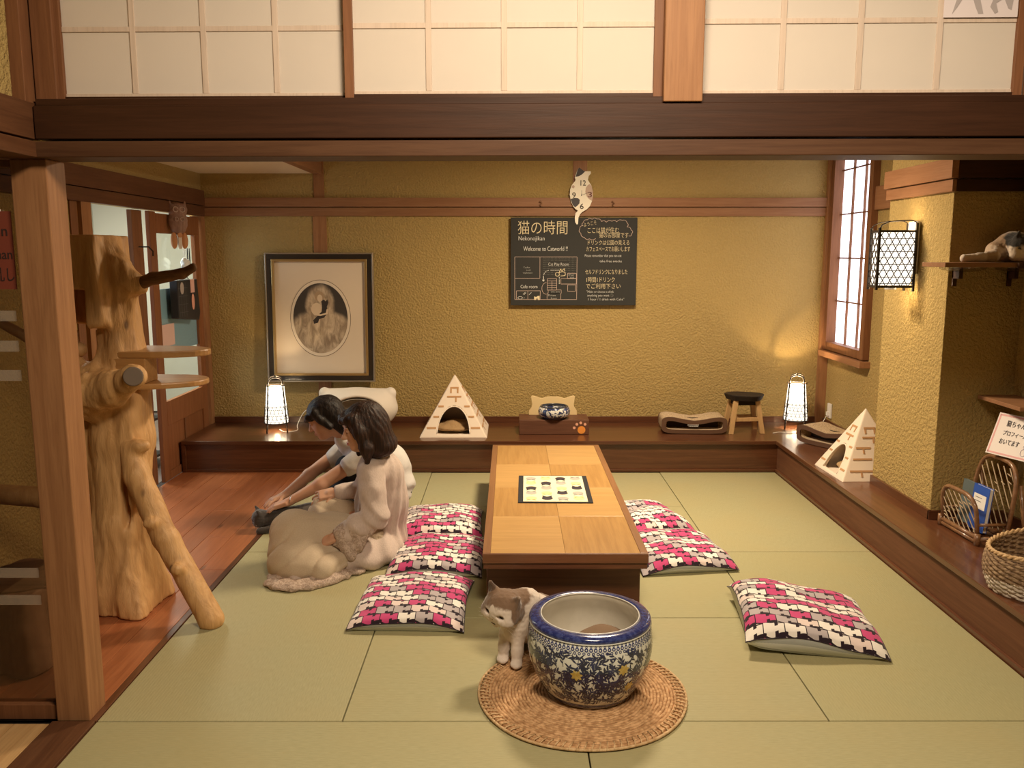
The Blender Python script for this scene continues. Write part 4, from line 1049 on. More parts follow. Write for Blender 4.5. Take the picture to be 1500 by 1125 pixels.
# ================================================================= THINGS ON THE STEP (back)
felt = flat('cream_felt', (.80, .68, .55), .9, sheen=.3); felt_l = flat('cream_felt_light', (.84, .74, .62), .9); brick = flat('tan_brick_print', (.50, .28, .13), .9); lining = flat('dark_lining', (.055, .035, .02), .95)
cushm = Mat('tan_fleece', (.42, .27, .13), .95); cushm.bump(cushm.noise(cushm.coord(), 60, 3), .5, .01); cushm = cushm.m
def pyramid_house(label, x, y, rz, s=1.0, hs=1.0):
    t = thing('cat_house', label, 'cat bed', (x, y, PT), rz, 'felt pyramid cat houses')
    B, H = .258*s, .445*s*hs; vox = .006*s
    def pyr(P, b, h):
        x_, y_, z_ = np.abs(P[..., 0]), np.abs(P[..., 1]), P[..., 2]; k = 1/math.sqrt(1+(b/h)**2)
        return np.maximum(np.maximum(x_, y_) - b*(1-z_/h), 0-z_)*1.0
    q = SDF((-.29*s, -.29*s, -.01), (.29*s, .29*s, .50*s), vox)
    sl, P = q.sub(q.lo, q.lo+q.n*vox, 0)
    kf = .87
    d = pyr(P, B, H*1.02)*kf - .004
    inner = pyr(P+np.array([0, 0, -.008]), B-.030*s, H*1.02-.03*s)*kf
    d = np.maximum(d, -inner)
    # arched doorway in the -Y face
    ax, az = P[..., 0], P[..., 2]
    arch = np.sqrt((ax/(.125*s))**2 + (np.maximum(az-.03*s, 0)/(.195*s))**2)-1; arch = np.maximum(arch*.11*s, -(az-.022*s)); arch = np.maximum(arch, P[..., 1]+.02*s)
    d = np.maximum(d, -arch); q.F = d.astype(np.float32)
    q.build('felt_shell', felt, t, smoothit=2)
    q = SDF((-.25*s, -.25*s, .0), (.25*s, .25*s, .13*s), .008*s)
    q.ell((0, 0, .045*s), (.19*s, .18*s, .035*s), k=0); q.ell((.03*s, -.05*s, .075*s), (.10*s, .07*s, .03*s), k=.03); q.displace(lambda P: .005*nz(P, 38))
    q.build('inner_cushion', cushm, t)
    pts = [(.127*s*math.cos(a), .026*s+.197*s*math.sin(a)) for a in [PI*i/24 for i in range(25)]]
    f = lambda x_, z_: -(B*(1-z_/(H*1.02))+.004)
    MB().tube([(x_, f(x_, z_)+.001, z_) for x_, z_ in pts], .0045*s, 6).build('arch_trim', felt_l, t, True)
    # stitched brick lines, each on its sloping face
    def bar(face, u0, z0, u1, z1):
        M = MB(); M.T = Matrix.Rotation(face*PI/2, 4, 'Z'); w = .0062*s
        du, dz = u1-u0, z1-z0; l = math.hypot(du, dz); nu, nz_ = -dz/l*w, du/l*w
        vs = []
        for off in (.0015, .0035):
            for (u, z_) in ((u0+nu, z0+nz_), (u1+nu, z1+nz_), (u1-nu, z1-nz_), (u0-nu, z0-nz_)): vs.append((u, f(u, z_)-off, z_))
        M.add(vs, [(0, 1, 2, 3), (4, 7, 6, 5), (0, 4, 5, 1), (1, 5, 6, 2), (2, 6, 7, 3), (3, 7, 4, 0)]); M.build('brick_line', brick, t)
    for face in range(4):
        for r, zz in enumerate((.07, .15, .225, .295, .36)):
            wz = (B*(1-zz*s/(H*1.02)))
            for (a, b) in ([(-.95, -.62), (.62, .95)] if r in (0, 2) else [(-.92, -.66), (.66, .92)]) if (face == 0 and r < 3) else [(-.88, -.1), (.1, .9)] if r < 3 else [(-.62, .62)]:
                bar(face, a*wz, zz*s, b*wz, zz*s)
            if not (face == 0 and r < 3):
                for a in ((-.5, .5) if r % 2 == 0 else (.15,)): bar(face, a*wz, zz*s-.004, a*wz, zz*s-.038*s)
    return t
pyramid_house('cream felt pyramid cat house with arched door, against the back wall', -.445, 6.735, 0)
pyramid_house('cream felt pyramid cat house turned left on the right step beside the pillar', 2.285, 5.40, R(-88), .86, 1.08)

def cat_bed():
    t = thing('cat_bed', 'white cat-ear shaped cave bed with grey opening behind the two seated people', 'cat bed', (-1.245, 6.85, PT))
    q = SDF((-.40, -.24, -.02), (.40, .24, .40), .0085)
    q.ell((0, 0, .165), (.325, .20, .17), k=0); q.cone((-.268, 0, .292), (-.16, 0, .18), .046, .14, .06); q.cone((.268, 0, .292), (.16, 0, .18), .046, .14, .06)
    q.cone((-.2, 0, .27), (.2, 0, .27), .05, .05, .03)
    q.ell((.02, -.20, .155), (.205, .20, .13), k=.02, mode='-'); q.plane((0, 0, -1), (0, 0, 0))
    q.build('shell', Mat('white_moulded_foam', (.82, .75, .66), .6).m, t, smoothit=1)
    q = SDF((-.27, -.25, -.02), (.27, .05, .3), .008); q.ell((.02, -.14, .14), (.205, .12, .125)); q.ell((.02, -.20, .155), (.19, .14, .115), mode='-', k=0)
    q.plane((0, 0, -1), (0, 0, 0.004)); q.build('grey_lining', flat('taupe_lining', (.30, .26, .21), .9), t, label='grey-brown lining in the opening')
cat_bed()

def feeder():
    t = thing('cat_step_box', 'brown wooden box with orange paw print and cat-ear back board', 'box', (.342, 6.715, PT))
    W = wood('box_brown', (.12, .052, .03), (.155, .07, .04), .5, 'X')
    MB().box((-.275, -.13, 0), (.275, .13, .118)).build('box_body', W, t, bevel=.004)
    ly = flat('pale_ply', (.74, .57, .30), .6)
    out = [(-.195, 0), (-.193, .035), (-.175, .06), (-.168, .085), (-.178, .148), (-.168, .158), (-.125, .148), (-.095, .135), (-.04, .15), (.04, .15), (.095, .135), (.125, .148), (.168, .158), (.178, .148), (.168, .085), (.175, .06), (.193, .035), (.195, 0)]
    MB().prism(out, lambda x, y, T_: (x, .085+T_, .118+y), .014).build('ear_board', ly, t, bevel=.002, label='pale plywood board with cat ears')
    og = flat('orange_paint', (.80, .30, .05), .6); pk = flat('salmon_paint', (.80, .42, .28), .6)
    circ = lambda cx, cz, r, n=18: [(cx+r*math.cos(2*PI*i/n), cz+r*math.sin(2*PI*i/n)) for i in range(n)]
    MB().prism(circ(.215, .038, .031), lambda x, y, T_: (x, -.130-T_, y), .001).build('paw_pad', og, t)
    for cx, cz in ((.158, .055), (.178, .083), (.209, .095), (.243, .083)):
        MB().prism(circ(cx, cz, .011, 12), lambda x, y, T_: (x, -.130-T_, y), .001).build('paw_toe', pk, t)
feeder()
def bowl():
    t = thing('ceramic_bowl', 'small blue and white ceramic bowl sitting on the paw print box', 'bowl', (.345, 6.665, PT+.1185))
    wh = Mat('bowl_glaze', (.7, .72, .7), .12, coat=.5)
    n = wh.noise(wh.coord(), 34, 2, .5, .8); z = wh.sep(wh.coord())[2]
    wh.color(wh.mix(n.ss(.46, .54).mx(z.lt(.02)), (.72, .72, .68), (.03, .045, .12)))
    MB().lathe([(0, 0), (.085, 0), (.10, .006), (.124, .035), (.128, .062), (.118, .088), (.108, .096), (.102, .094), (.112, .062), (.10, .03), (0, .015)], 40).build('body', wh.m, t, True)
    m = MB(); m.tube([(.105*math.cos(a), .105*math.sin(a), .094) for a in [2*PI*i/36 for i in range(36)]], .008, 6, True); m.build('rim', flat('dark_glaze', (.03, .035, .05), .2), t, True)
bowl()

def scratcher(label, x, y, rz, nm=0):
    t = thing('cat_scratcher', label, 'cat scratcher', (x, y, PT), rz, 'curved cardboard cat scratchers')
    N = 72; W, D = .262, .125
    def loop(k):
        pts = []
        for i in range(N):
            a = 2*PI*i/N; c, s_ = math.cos(a), math.sin(a)
            x_ = (W-.034*k*1.0)*math.copysign(abs(c)**.42, c)
            if s_ >= 0: top = .152 - .042*math.exp(-(x_/.15)**2) - .034*k; z_ = .075 + (top-.075)*abs(s_)**.42
            else: z_ = .075 - (.075-.034*k)*abs(s_)**.42
            pts.append((x_*.98, max(z_, 0)))
        return pts
    o, inn = loop(0), loop(1.0)
    def ringm(y0, y1, a, b):
        vs = [(x_, y0, z_) for x_, z_ in a] + [(x_, y0, z_) for x_, z_ in b] + [(x_, y1, z_) for x_, z_ in a] + [(x_, y1, z_) for x_, z_ in b]
        fs = []
        for i in range(N):
            j = (i+1) % N; fs += [(i, j, N+j, N+i), (2*N+i, 3*N+i, 3*N+j, 2*N+j), (i, 2*N+i, 2*N+j, j), (N+i, N+j, 3*N+j, 3*N+i)]
        m = MB(); m.v = vs; m.f = fs; return m
    card = Mat('corrugated_card', (.58, .44, .28), .9); cx_, cy_, cz_ = card.sep(card.coord())
    cn = card.noise(card.coord('Object', (90, 240, 90)), 1, 2); card.color(card.mix(cn.ss(.35, .65), (.62, .48, .31), (.34, .24, .14))); card.bump(cn, .8, .006)
    side = flat('brown_card_side', (.11, .055, .03), .6); 
    o2 = [(x_*.985, .075+(z_-.075)*.96) for x_, z_ in o]
    ringm(-D+.012, D-.012, o2, inn).build('scratch_core', card.m, t, False, label='beige corrugated scratching surface')
    for s_ in (-1, 1):
        y0, y1 = sorted((s_*D, s_*(D-.012))); ringm(y0, y1, [(x_, .075+(z_-.075)*.94) for x_, z_ in o], inn).build('side_panel', side, t)
    rim = [(x_, -D+.004, z_) for x_, z_ in inn if z_ < .05]
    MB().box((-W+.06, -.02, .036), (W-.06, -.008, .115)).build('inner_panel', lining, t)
    M3 = Matrix.Translation((0, -D-.0012, 0)) @ Matrix.Rotation(R(90), 4, 'X')
    MB().box((-W*.78, -D+.01, .0345), (W*.78, D-.01, .0375)).build('inner_base', flat('pale_card', (.50, .38, .26), .8), t)
    return t, M3
wtx = flat('white_print', (.75, .72, .68), .8)
sc1, M3 = scratcher('curved brown cardboard cat scratcher lounge on back step left of the stool', 1.455, 6.72, R(-3))
for i, (dx, z_) in enumerate(((-.055, .073), (-.045, .063))):
    m = MB(); rg = random.Random(i)
    x_ = dx
    while x_ < dx+.09-.02*i: wd = rg.uniform(.004, .012); m.box((x_, -.1265, z_), (x_+wd, -.1255, z_+.0055)); x_ += wd+.003
    m.build('small_white_print', wtx, sc1, kind='stuff')
sc2, _ = scratcher('curved brown cardboard cat scratcher lounge on right step behind pyramid house', 2.405, 6.18, R(-58))

def stool():
    t = thing('wooden_stool', 'small stool with black seat and pale wood legs on the back step', 'stool', (1.86, 6.70, PT), R(4))
    lw = wood('pale_leg_wood', (.62, .40, .19), (.52, .32, .14), .5, 'Z'); dk = wood('blackened_seat', (.014, .012, .010), (.035, .020, .012), .6, 'X')
    q = SDF((-.2, -.2, .2), (.2, .2, .34), .006); q.cone((0, 0, .27), (0, 0, .27), .0001, .0001, 0)
    m = MB(); pts = [((.158+.008*math.sin(3*a+1)+.005*math.sin(5*a))*math.cos(a), (.128+.006*math.sin(4*a))*math.sin(a)) for a in [2*PI*i/40 for i in range(40)]]
    m.prism(pts, lambda x, y, T_: (x*(1-.12*(1-T_/.045)), y*(1-.12*(1-T_/.045)), .262+T_+.02*(-x)), .045); m.build('seat', dk, t, bevel=.006)
    for sx in (-1, 1):
        for sy in (-1, 1):
            m = MB(); a = Vector((sx*.085, sy*.06, .266)); b = Vector((sx*.128, sy*.085, 0)); w = .018
            vs = [p+Vector((dx*w, dy*w*.8, 0)) for p in (b, a) for dx, dy in ((-1, -1), (1, -1), (1, 1), (-1, 1))]
            m.add(vs, [(0, 3, 2, 1), (4, 5, 6, 7), (0, 1, 5, 4), (1, 2, 6, 5), (2, 3, 7, 6), (3, 0, 4, 7)]); m.build('leg', lw, t, bevel=.002)
    for sy in (-1, 1): MB().box((-.098, sy*.072-.008, .098), (.098, sy*.072+.008, .128)).build('stretcher', lw, t, bevel=.002)
    MB().box((-.09, -.06, .225), (.09, .06, .262)).build('seat_rail', dk, t)
stool()

# ================================================================= RIGHT SIDE: RACK, BOOKS, SIGN, BASKET, SHELVES
rat = wood('rattan_cane', (.20, .095, .04), (.33, .17, .08), .4, 'X', coat=.3); rod = flat('split_cane', (.40, .30, .19), .5)
def rack():
    t = thing('magazine_rack', 'brown rattan magazine rack with arched lattice sides on the right step', 'rack', (2.36, 4.16, PT), R(2))
    def panel(x, y0, y1, h, tilt, z0=.035):
        n = 16; yc = (y0+y1)/2; hw = (y1-y0)/2
        X = lambda z: x + tilt*z
        pts = [(X(z0), y0, z0)] + [(X(z), yc-hw*math.copysign(abs(math.cos(a))**.5, math.cos(a)), z) for a in [PI*i/n for i in range(n+1)] for z in [z0+h*.45+(h*.55)*math.sin(a)**.8]] + [(X(z0), y1, z0)]
        MB().tube(pts, .011, 8).build('arched_frame', rat, t, True)
        top = lambda y: z0+h*.45+h*.55*max(0, 1-abs((y-yc)/hw)**4)**.4
        for i in range(-8, 7):            # slanting canes and cross ties
            pl = []
            for q in range(13):
                z = z0+h*q/12; y = y0+(y1-y0)*i/6.5+.85*(z-z0)
                if y0 <= y <= y1 and z < top(y): pl.append((X(z), y, z))
            if len(pl) > 1: MB().tube(pl, .0032, 5).build('cane', rod, t, True)
        for k in range(14):
            y = y0+(y1-y0)*((k*.37+.1) % 1); z = z0+h*.8*((k*.61+.15) % 1)
            if z+.02 < top(y): MB().tube([(X(z), y-.016, z+.012), (X(z+.01), y+.016, z+.020)], .003, 5).build('cane_tie', rod, t, True)
    panel(-.085, -.155, .155, .20, -.10); panel(.045, -.165, .165, .36, .12)
    for x in (-.09, .05):
        for z in (.016, .036): MB().tube([(x, -.17, z), (x, .17, z)], .012, 8).build('base_rail', rat, t, True)
    for y in (-.16, .16): MB().tube([(-.10, y, .03), (.13, y, .03)], .012, 8).build('cross_rail', rat, t, True)
    for y in (-.155, .155): MB().tube([(-.09, y, .10), (.055, y, .10)], .008, 8).build('cross_rail', rat, t, True)
    for y in (-.165, .165): MB().tube([(.055, y, .02), (.13, y, .02), (.135, y, .09), (.10, y, .30)], .010, 8).build('rear_leg', rat, t, True)
    for y in (-.165, .165): MB().cyl((-.095, y, 0), (-.095, y, .06), .015, n=10).build('foot', rat, t, True)
rack()
def book(label, x, y, rz, w, h, th, m, lean, lab=None):
    t = thing('booklet', label, 'book', (x, y, PT+.045), rz, 'booklets in the rattan rack')
    T = Matrix.Rotation(lean, 4, 'Y')
    q = MB(); q.T = T; q.box((-th/2, -w/2, 0), (-th/2+.0015, w/2, h)).box((th/2-.0015, -w/2, 0), (th/2, w/2, h)).box((-th/2, w/2-.0015, 0), (th/2, w/2, h)); q.build('cover', m, t)
    q = MB(); q.T = T; q.box((-th/2+.0016, -w/2+.003, .003), (th/2-.0016, w/2-.002, h-.004)); q.build('pages', flat('page_white', (.75, .72, .66), .9), t)
    if lab:
        q = MB(); q.T = T; q.box((-th/2-.0008, -w*.36, h*.48), (-th/2, w*.40, h*.80)); q.build('white_label', flat('label_white', (.80, .78, .74), .8), t)
        for i, (a, b) in enumerate(((.30, .72), (.22, .64))):
            q = MB(); q.T = T; q.box((-th/2-.0014, -w*.10, h*b), (-th/2-.0008, w*.30, h*(b+.012))); q.build('printed_line', flat('label_ink', (.05, .05, .07), .8), t)
book('blue booklet with a white label in the rattan rack', 2.325, 4.10, R(3), .13, .225, .02, flat('blue_cover', (.025, .09, .42), .4), R(6), True)
book('dark booklet leaning at the far side of the blue one in the rack', 2.335, 4.235, R(2), .11, .215, .015, flat('grey_cover', (.10, .13, .13), .5), R(6))
def sign():
    t = thing('handwritten_sign', 'white sign with pink border and handwriting propped on top of the rattan rack', 'sign', (2.445, 4.10, PT+.415), 0)
    # local frame: board facing left and slightly to the front, leaning back
    u = Vector((.36, -.93, 0)).normalized(); n = Vector((-.85, -.38, .38)).normalized(); v = n.cross(u).normalized(); v = -v if v.z < 0 else v
    u = v.cross(n)
    if u.y > 0: u = -u
    T = Matrix(((u.x, v.x, n.x, 0), (u.y, v.y, n.y, 0), (u.z, v.z, n.z, 0), (0, 0, 0, 1)))
    W, H = .235, .215
    def bx(name, a, b, c, d, n0, n1, m): q = MB(); q.T = T; q.box((a, b, n0), (c, d, n1)); q.build(name, m, t)
    wp = flat('sign_paper', (.78, .72, .68), .6); pk = flat('sign_pink', (.72, .38, .38), .7)
    bx('card', -W/2, 0, W/2, H, -.003, 0, wp)
    for (a, b, c, d) in ((-W/2+.006, .006, W/2-.006, .014), (-W/2+.006, H-.014, W/2-.006, H-.006), (-W/2+.006, .006, -W/2+.014, H-.006), (W/2-.014, .006, W/2-.006, H-.006)): bx('pink_border', a, b, c, d, 0, .0006, pk)
    ink = flat('sign_ink', (.04, .035, .04), .8)
    for tx, x, y, sz, wd in (('猫ちゃんの', -.062, .155, .034, .125), ('プロフィール', -.066, .108, .028, .125), ('おいてます', -.07, .062, .032, .105)):
        letters('lettering', [(tx, x, y, sz, wd, .0002, 0)], ink, t, T @ Matrix.Translation((0, 0, .0008)))
    q = MB(); q.T = T; el = [(.070+.014*math.cos(a), .040+.018*math.sin(a), .001) for a in [2*PI*i/16 for i in range(16)]]; q.tube(el, .0008, 4, True); el = [(.072+.011*math.cos(a), .068+.010*math.sin(a), .001) for a in [2*PI*i/16 for i in range(16)]]; q.tube(el, .0008, 4, True)
    q.build('cat_drawing', flat('lilac_ink', (.35, .30, .42), .8), t, kind='stuff')
sign()
def basket():
    t = thing('seagrass_basket', 'woven two tone seagrass basket on the step at lower right edge', 'basket', (2.315, 3.42, PT))
    M = Mat('two_tone_weave', (.5, .4, .3), .85); x, y, z = M.sep(M.coord()); n = M.noise(M.coord('Object', (70, 70, 70)), 1, 3)
    c = M.mix((z + n*.03).lt(.085), M.mix(n.ss(.3, .7), (.34, .23, .13), (.17, .10, .055)), M.mix(n.ss(.3, .7), (.66, .58, .48), (.38, .31, .24))); M.color(c); M.bump(n, .8, .005)
    m = MB(); rows = 17
    for k in range(rows):
        z = .010+k*.0115; f = 1+.10*math.sin(k/rows*2.6)-.02; nn = 72
        for ph in (0,):
            pts = [((.285*f+.0035*math.sin(24*a+PI*k))*math.cos(a), (.20*f+.0035*math.sin(24*a+PI*k))*math.sin(a), z+(.03*k/rows)*math.cos(a)+.0022*math.cos(24*a+PI*k)) for a in [2*PI*i/144 for i in range(144)]]
            m.tube(pts, .0072, 5, True)
    m.build('woven_wall', M.m, t, True)
    f = 1+.10*math.sin(2.5)-.02
    for o_ in (0, PI): MB().tube([((.285*f+.005*math.cos(30*a+o_))*math.cos(a), (.20*f+.005*math.cos(30*a+o_))*math.sin(a), .208+.03*math.cos(a)+.005*math.sin(30*a+o_)) for a in [2*PI*i/200 for i in range(200)]], .0062, 5, True).build('rim_braid', MT['grass_l'], t, True)
    MB().lathe([(0, .002), (.19, .002), (.19, .01), (0, .01)], 40).build('bottom', M.m, t)
basket()
def shelf(name, label, lo, hi, extra=None):
    c = ((lo[0]+hi[0])/2, (lo[1]+hi[1])/2, lo[2]); t = thing(name, label, 'shelf', c)
    MB().box(tuple(a-b for a, b in zip(lo, c)), tuple(a-b for a, b in zip(hi, c))).build('board', MT['rail'], t, bevel=.002)
    return t
sh = shelf('wall_shelf', 'narrow wooden wall shelf with the sleeping cat beside the pillar', (2.10, 4.16, 1.588), (RW-.005, 4.395, 1.610))
MB().box((.08, -.135, -.006), (.265, -.122, .022)).build('dark_board_edge', MT['beam'], sh)
clear = thin_glass('clear_plastic', (.8, .8, .78), .15)
for x in (-.12, .16): MB().lathe([(.11, .0), (.10, -.012), (.06, -.022), (0, -.024)], 24, c=(x, .0, 0), cap=False).build('clear_dish', clear, sh, True)
for x in (-.10, .18): MB().box((x-.01, .05, -.06), (x+.01, .117, .0)).box((x-.01, .105, -.10), (x+.01, .117, 0)).build('bracket', MT['beam'], sh)
shelf('corner_shelf', 'small wooden corner shelf above the handwritten sign', (2.44, 4.02, .905), (RW-.003, 4.395, .925))

# ================================================================= LEFT SIDE: POSTER, OWL, BAG, ROOM BEHIND
def poster():
    t = thing('poster_reflection', 'dim reflection of red poster with dark writing, built as sheet on glazed panel', 'poster', (-1.80, 2.862, 1.535))  # mirror image in the glass, modelled as a sheet in front of it
    MB().box((-.17, -.002, 0), (.155, .002, .255)).build('sheet', flat('red_paper', (.20, .040, .018), .8), t)
    M3 = Matrix.Translation((0, -.0028, 0)) @ Matrix.Rotation(R(90), 4, 'X'); ink = flat('poster_ink', (.03, .014, .01), .8)
    for tx, x, y, sz, wd in (('Again', .035, .175, .05, .105), ('mashman', .0, .10, .045, .148), ('乱し', .085, .03, .05, .065)): letters('lettering', [(tx, x, y, sz, wd, 0, 0)], ink, t, M3)
    for x in (-.15, .1): MB().box((x, -.003, .245), (x+.02, .006, .262)).build('tape', MT['white'], t)
poster()
def owl():
    t = thing('wooden_owl', 'carved horned wooden owl ornament hanging on the door above the glass', 'ornament', (LW+.07, 6.40, 1.69), R(-50))
    c1 = wood('weathered_carving', (.32, .20, .15), (.22, .12, .085), .7, 'Z'); c2 = flat('orange_wood', (.50, .22, .08), .6)
    q = SDF((-.03, -.12, -.02), (.06, .12, .38), .0045)
    q.ell((0, 0, .20), (.030, .070, .10)); q.ell((0, 0, .285), (.032, .072, .048), k=.02)
    q.cone((0, -.045, .30), (0, -.056, .345), .016, .006, .01); q.cone((0, .045, .30), (0, .056, .345), .016, .006, .01)
    q.displace(lambda P: .0025*nz(P, 130)); q.build('carved_body', c1, t)
    for y in (-.024, .024):
        MB().tube([(.030, y+.018*math.cos(a), .285+.018*math.sin(a)) for a in [2*PI*i/16 for i in range(16)]], .004, 6, True).build('eye_ring', flat('pale_ring', (.48, .36, .30), .7), t, True)
        MB().cyl((.024, y, .285), (.031, y, .285), .007, n=10).build('eye', MT['dark'], t)
    for y in (-.02, .02): MB().tube([(.030, y+.014*math.cos(a), .215+.014*math.sin(a)) for a in [2*PI*i/14 for i in range(14)]], .003, 5, True).build('carved_ring', flat('pale_ring_b', (.42, .30, .24), .7), t, True)
    for y in (-.038, .038): q = SDF((-.03, -.08, -.03), (.05, .08, .14), .005); q.ell((.004, y, .06), (.016, .026, .062)); q.build('wing', c2, t)
    MB().box((.008, -.012, .0), (.024, .012, .085)).build('striped_tassel', flat('tassel_white', (.70, .62, .52), .8), t)
    MB().cyl((.012, 0, .10), (.026, 0, .10), .018, n=14).build('bell', c2, t)
owl()
def bag():
    t = thing('black_tote_bag', 'black square shop bag with small cat cards hanging on the door glass', 'bag', (LW+.008, 6.52, 1.16))
    bk = flat('black_bag', (.018, .018, .022), .5)
    MB().prism([(-.21, .02), (.20, -.02), (.23, .04), (.19, .30), (-.21, .30)], lambda y, z, q: (.004+q, y, z), .06).build('bag_body', bk, t, bevel=.006)
    m = MB()
    for i in range(5): m.box((.0635, -.19+.045*i, .03), (.0645, -.188+.045*i, .28)) if i < 4 else None
    for i in range(4): m.box((.0635, -.20, .06+.06*i), (.0645, -.02, .062+.06*i))
    m.build('thin_check_lines', flat('grey_line', (.16, .16, .17), .7), t, kind='stuff')
    MB().box((.065, .04, .20), (.067, .12, .30)).build('pink_card', flat('pink_card', (.72, .42, .36), .7), t)
    MB().prism([(.08+.028*math.cos(a), .13+.062*math.sin(a)) for a in [2*PI*i/18 for i in range(18)]], lambda y, z, q: (.065+q, y, z), .002).build('oval_card', flat('oval_card', (.70, .33, .25), .7), t)
    MB().prism([(-.13+.035*math.cos(a), .24+.045*math.sin(a)) for a in [2*PI*i/18 for i in range(18)]], lambda y, z, q: (.065+q, y, z), .002).build('cat_face_card', flat('grey_card', (.42, .36, .32), .7), t)
    for y in (-.12, .13): MB().tube([(.03, y, .29), (.02, y*.8, .315), (.01, y*.3, .325), (.005, 0, .328)], .003, 5).build('handle', bk, t, True)
bag()
def teaser():
    t = thing('cat_teaser_toy', 'white feather teaser toys hanging in front of the upper door glass', 'toy', (LW+.06, 6.52, 1.575))
    q = SDF((-.05, -.08, -.08), (.05, .08, .10), .006); q.ell((0, 0, 0), (.03, .05, .05)); q.displace(lambda P: .008*nz(P, 120)); q.build('feather_tuft', flat('white_feather', (.72, .74, .74), .9), t)
    for i, y in enumerate((-.03, -.01, .02)): MB().tube([(0, y*.5, .03), (.0, y, .12), (-.02, y*.3, .20)], .0018, 5).build('string', MT['white'], t, True)
    for y in (.06, .10): MB().cyl((0, y, -.07), (0, y-.01, .12), .005, n=8).build('wand', MT['black'], t, True)
teaser()
o = MB().tube([(LW+.01, 5.88, 1.70), (LW+.05, 5.90, 1.70), (LW+.07, 5.92, 1.67), (LW+.06, 5.94, 1.64)], .005, 6).build('coat_hook', MT['dark'], None, True, origin=(LW+.01, 5.88, 1.70)); tag(o, 'black wire hook on the dark jamb of the doorway', 'hook')
MB().cyl((-.02, 0, 0), (.0, 0, 0), .004, n=6).build('hook_screw', MT['dark'], o)
def side_chair(x, y):
    t = thing('side_room_chair', 'dark chair back seen through the doorway in the room behind', 'chair', (x, y, -.02))
    dk = flat('dark_chair', (.03, .03, .035), .5)
    for sx in (-1, 1):
        for sy in (-1, 1): MB().cyl((sx*.18, sy*.18, 0), (sx*.17, sy*.17, .44), .014, n=8).build('leg', dk, t, True)
    MB().box((-.21, -.21, .44), (.21, .21, .48)).build('seat', dk, t, bevel=.01)
    for sy in (-1, 1): MB().cyl((-.19, sy*.18, .47), (-.23, sy*.17, .98), .013, n=8).build('back_post', dk, t, True)
    MB().box((-.24, -.19, .72), (-.215, .19, 1.0)).build('backrest', dk, t, bevel=.01)
side_chair(-3.45, 7.35)
def helmet_shelf():
    t = thing('storage_rack', 'dark storage rack with small items low in the room behind the doorway', 'rack', (-3.05, 6.6, -.02))
    dk = flat('rack_grey', (.08, .085, .10), .6)
    for z in (.05, .35, .65): MB().box((-.2, -.3, z), (.2, .3, z+.02)).build('shelf_board', dk, t)
    for x in (-.19, .19):
        for y in (-.29, .29): MB().box((x-.01, y-.01, 0), (x+.01, y+.01, .72)).build('upright', dk, t)
    for x, y, z in ((.08, -.1, .07), (.05, .1, .37)):
        q = MB(); q.lathe([(0, 0), (.06, 0), (.075, .04), (.06, .09), (0, .11)], 16, c=(x, y, z)); q.build('container', flat('grey_container', (.35, .37, .40), .4), t, True)
helmet_shelf()

# ================================================================= PEOPLE
def skin(name='skin', c=(.58, .34, .22)):
    M = Mat(name, c, .5, sss=.08, spec=.35); M.b.inputs['Subsurface Radius'].default_value = (.02, .008, .004)
    M.color(M.mix(M.noise(M.coord(), 14, 3).ss(.35, .75)*.35, c, (c[0]*.92, c[1]*.72, c[2]*.68))); return M.m
MT['skin'] = skin()
def hairmat(name, c1, c2):
    M = Mat(name, c1, .50, spec=.28); x, y, z = M.sep(M.coord()); a = M.noise(M.coord('Object', (95, 95, 8)), 1, 4, .6, .4)
    M.color(M.mix(a.ss(.4, .7), c1, c2)); M.bump(a, .7, .006); return M.m
def cloth(name, c1, c2=None, sc=(220, 220, 220), b=.2, rough=.85, **kw):
    M = Mat(name, c1, rough, spec=.2, **kw); n = M.noise(M.coord('Object', sc), 1, 2); M.color(M.mix(n.ss(.35, .65)*.5, c1, c2 or tuple(x*.8 for x in c1))); M.bump(n + M.noise(M.coord(), 18, 3), b, .004); return M.m
def loc3(c, A, p): c = np.array(c, float); return c + A @ np.array(p, float)
def head(q, c, f, up=(0, 0, 1), s=1.0):
    """head about c (centre of the skull), looking along f; right, forward, up frame"""
    A = axes(f, up); L = lambda *p: loc3(c, A, np.array(p)*s); e = lambda p, r, k=.012, m='+': q.ell(L(*p), np.array(r)*s, A, k*s, m)
    e((0, -.012, .028), (.077, .096, .090)); e((0, .022, -.028), (.064, .068, .082), .03); e((0, .058, -.085), (.030, .026, .022), .03)
    for x in (-1, 1):
        e((x*.040, .050, -.030), (.026, .026, .030), .02)                        # cheeks
        e((x*.033, .092, .012), (.017, .016, .012), .012, '-')                    # sockets
        e((x*.031, .078, .010), (.0145, .0125, .0105), .004)                      # lids
        e((x*.078, -.004, -.008), (.010, .020, .032), .006)                       # ears
        e((x*.030, .084, .030), (.022, .008, .006), .012)                         # brow ridge
    q.cone(L(0, .086, .012), L(0, .106, -.022), .007*s, .0115*s, .010*s)
    e((-.010, .098, -.026), (.007, .008, .006), .006); e((.010, .098, -.026), (.007, .008, .006), .006)
    e((0, .086, -.052), (.022, .012, .006), .006); e((0, .084, -.061), (.020, .012, .0065), .005)
    e((0, .097, -.0565), (.020, .006, .0014), .002, '-')
    return A, L
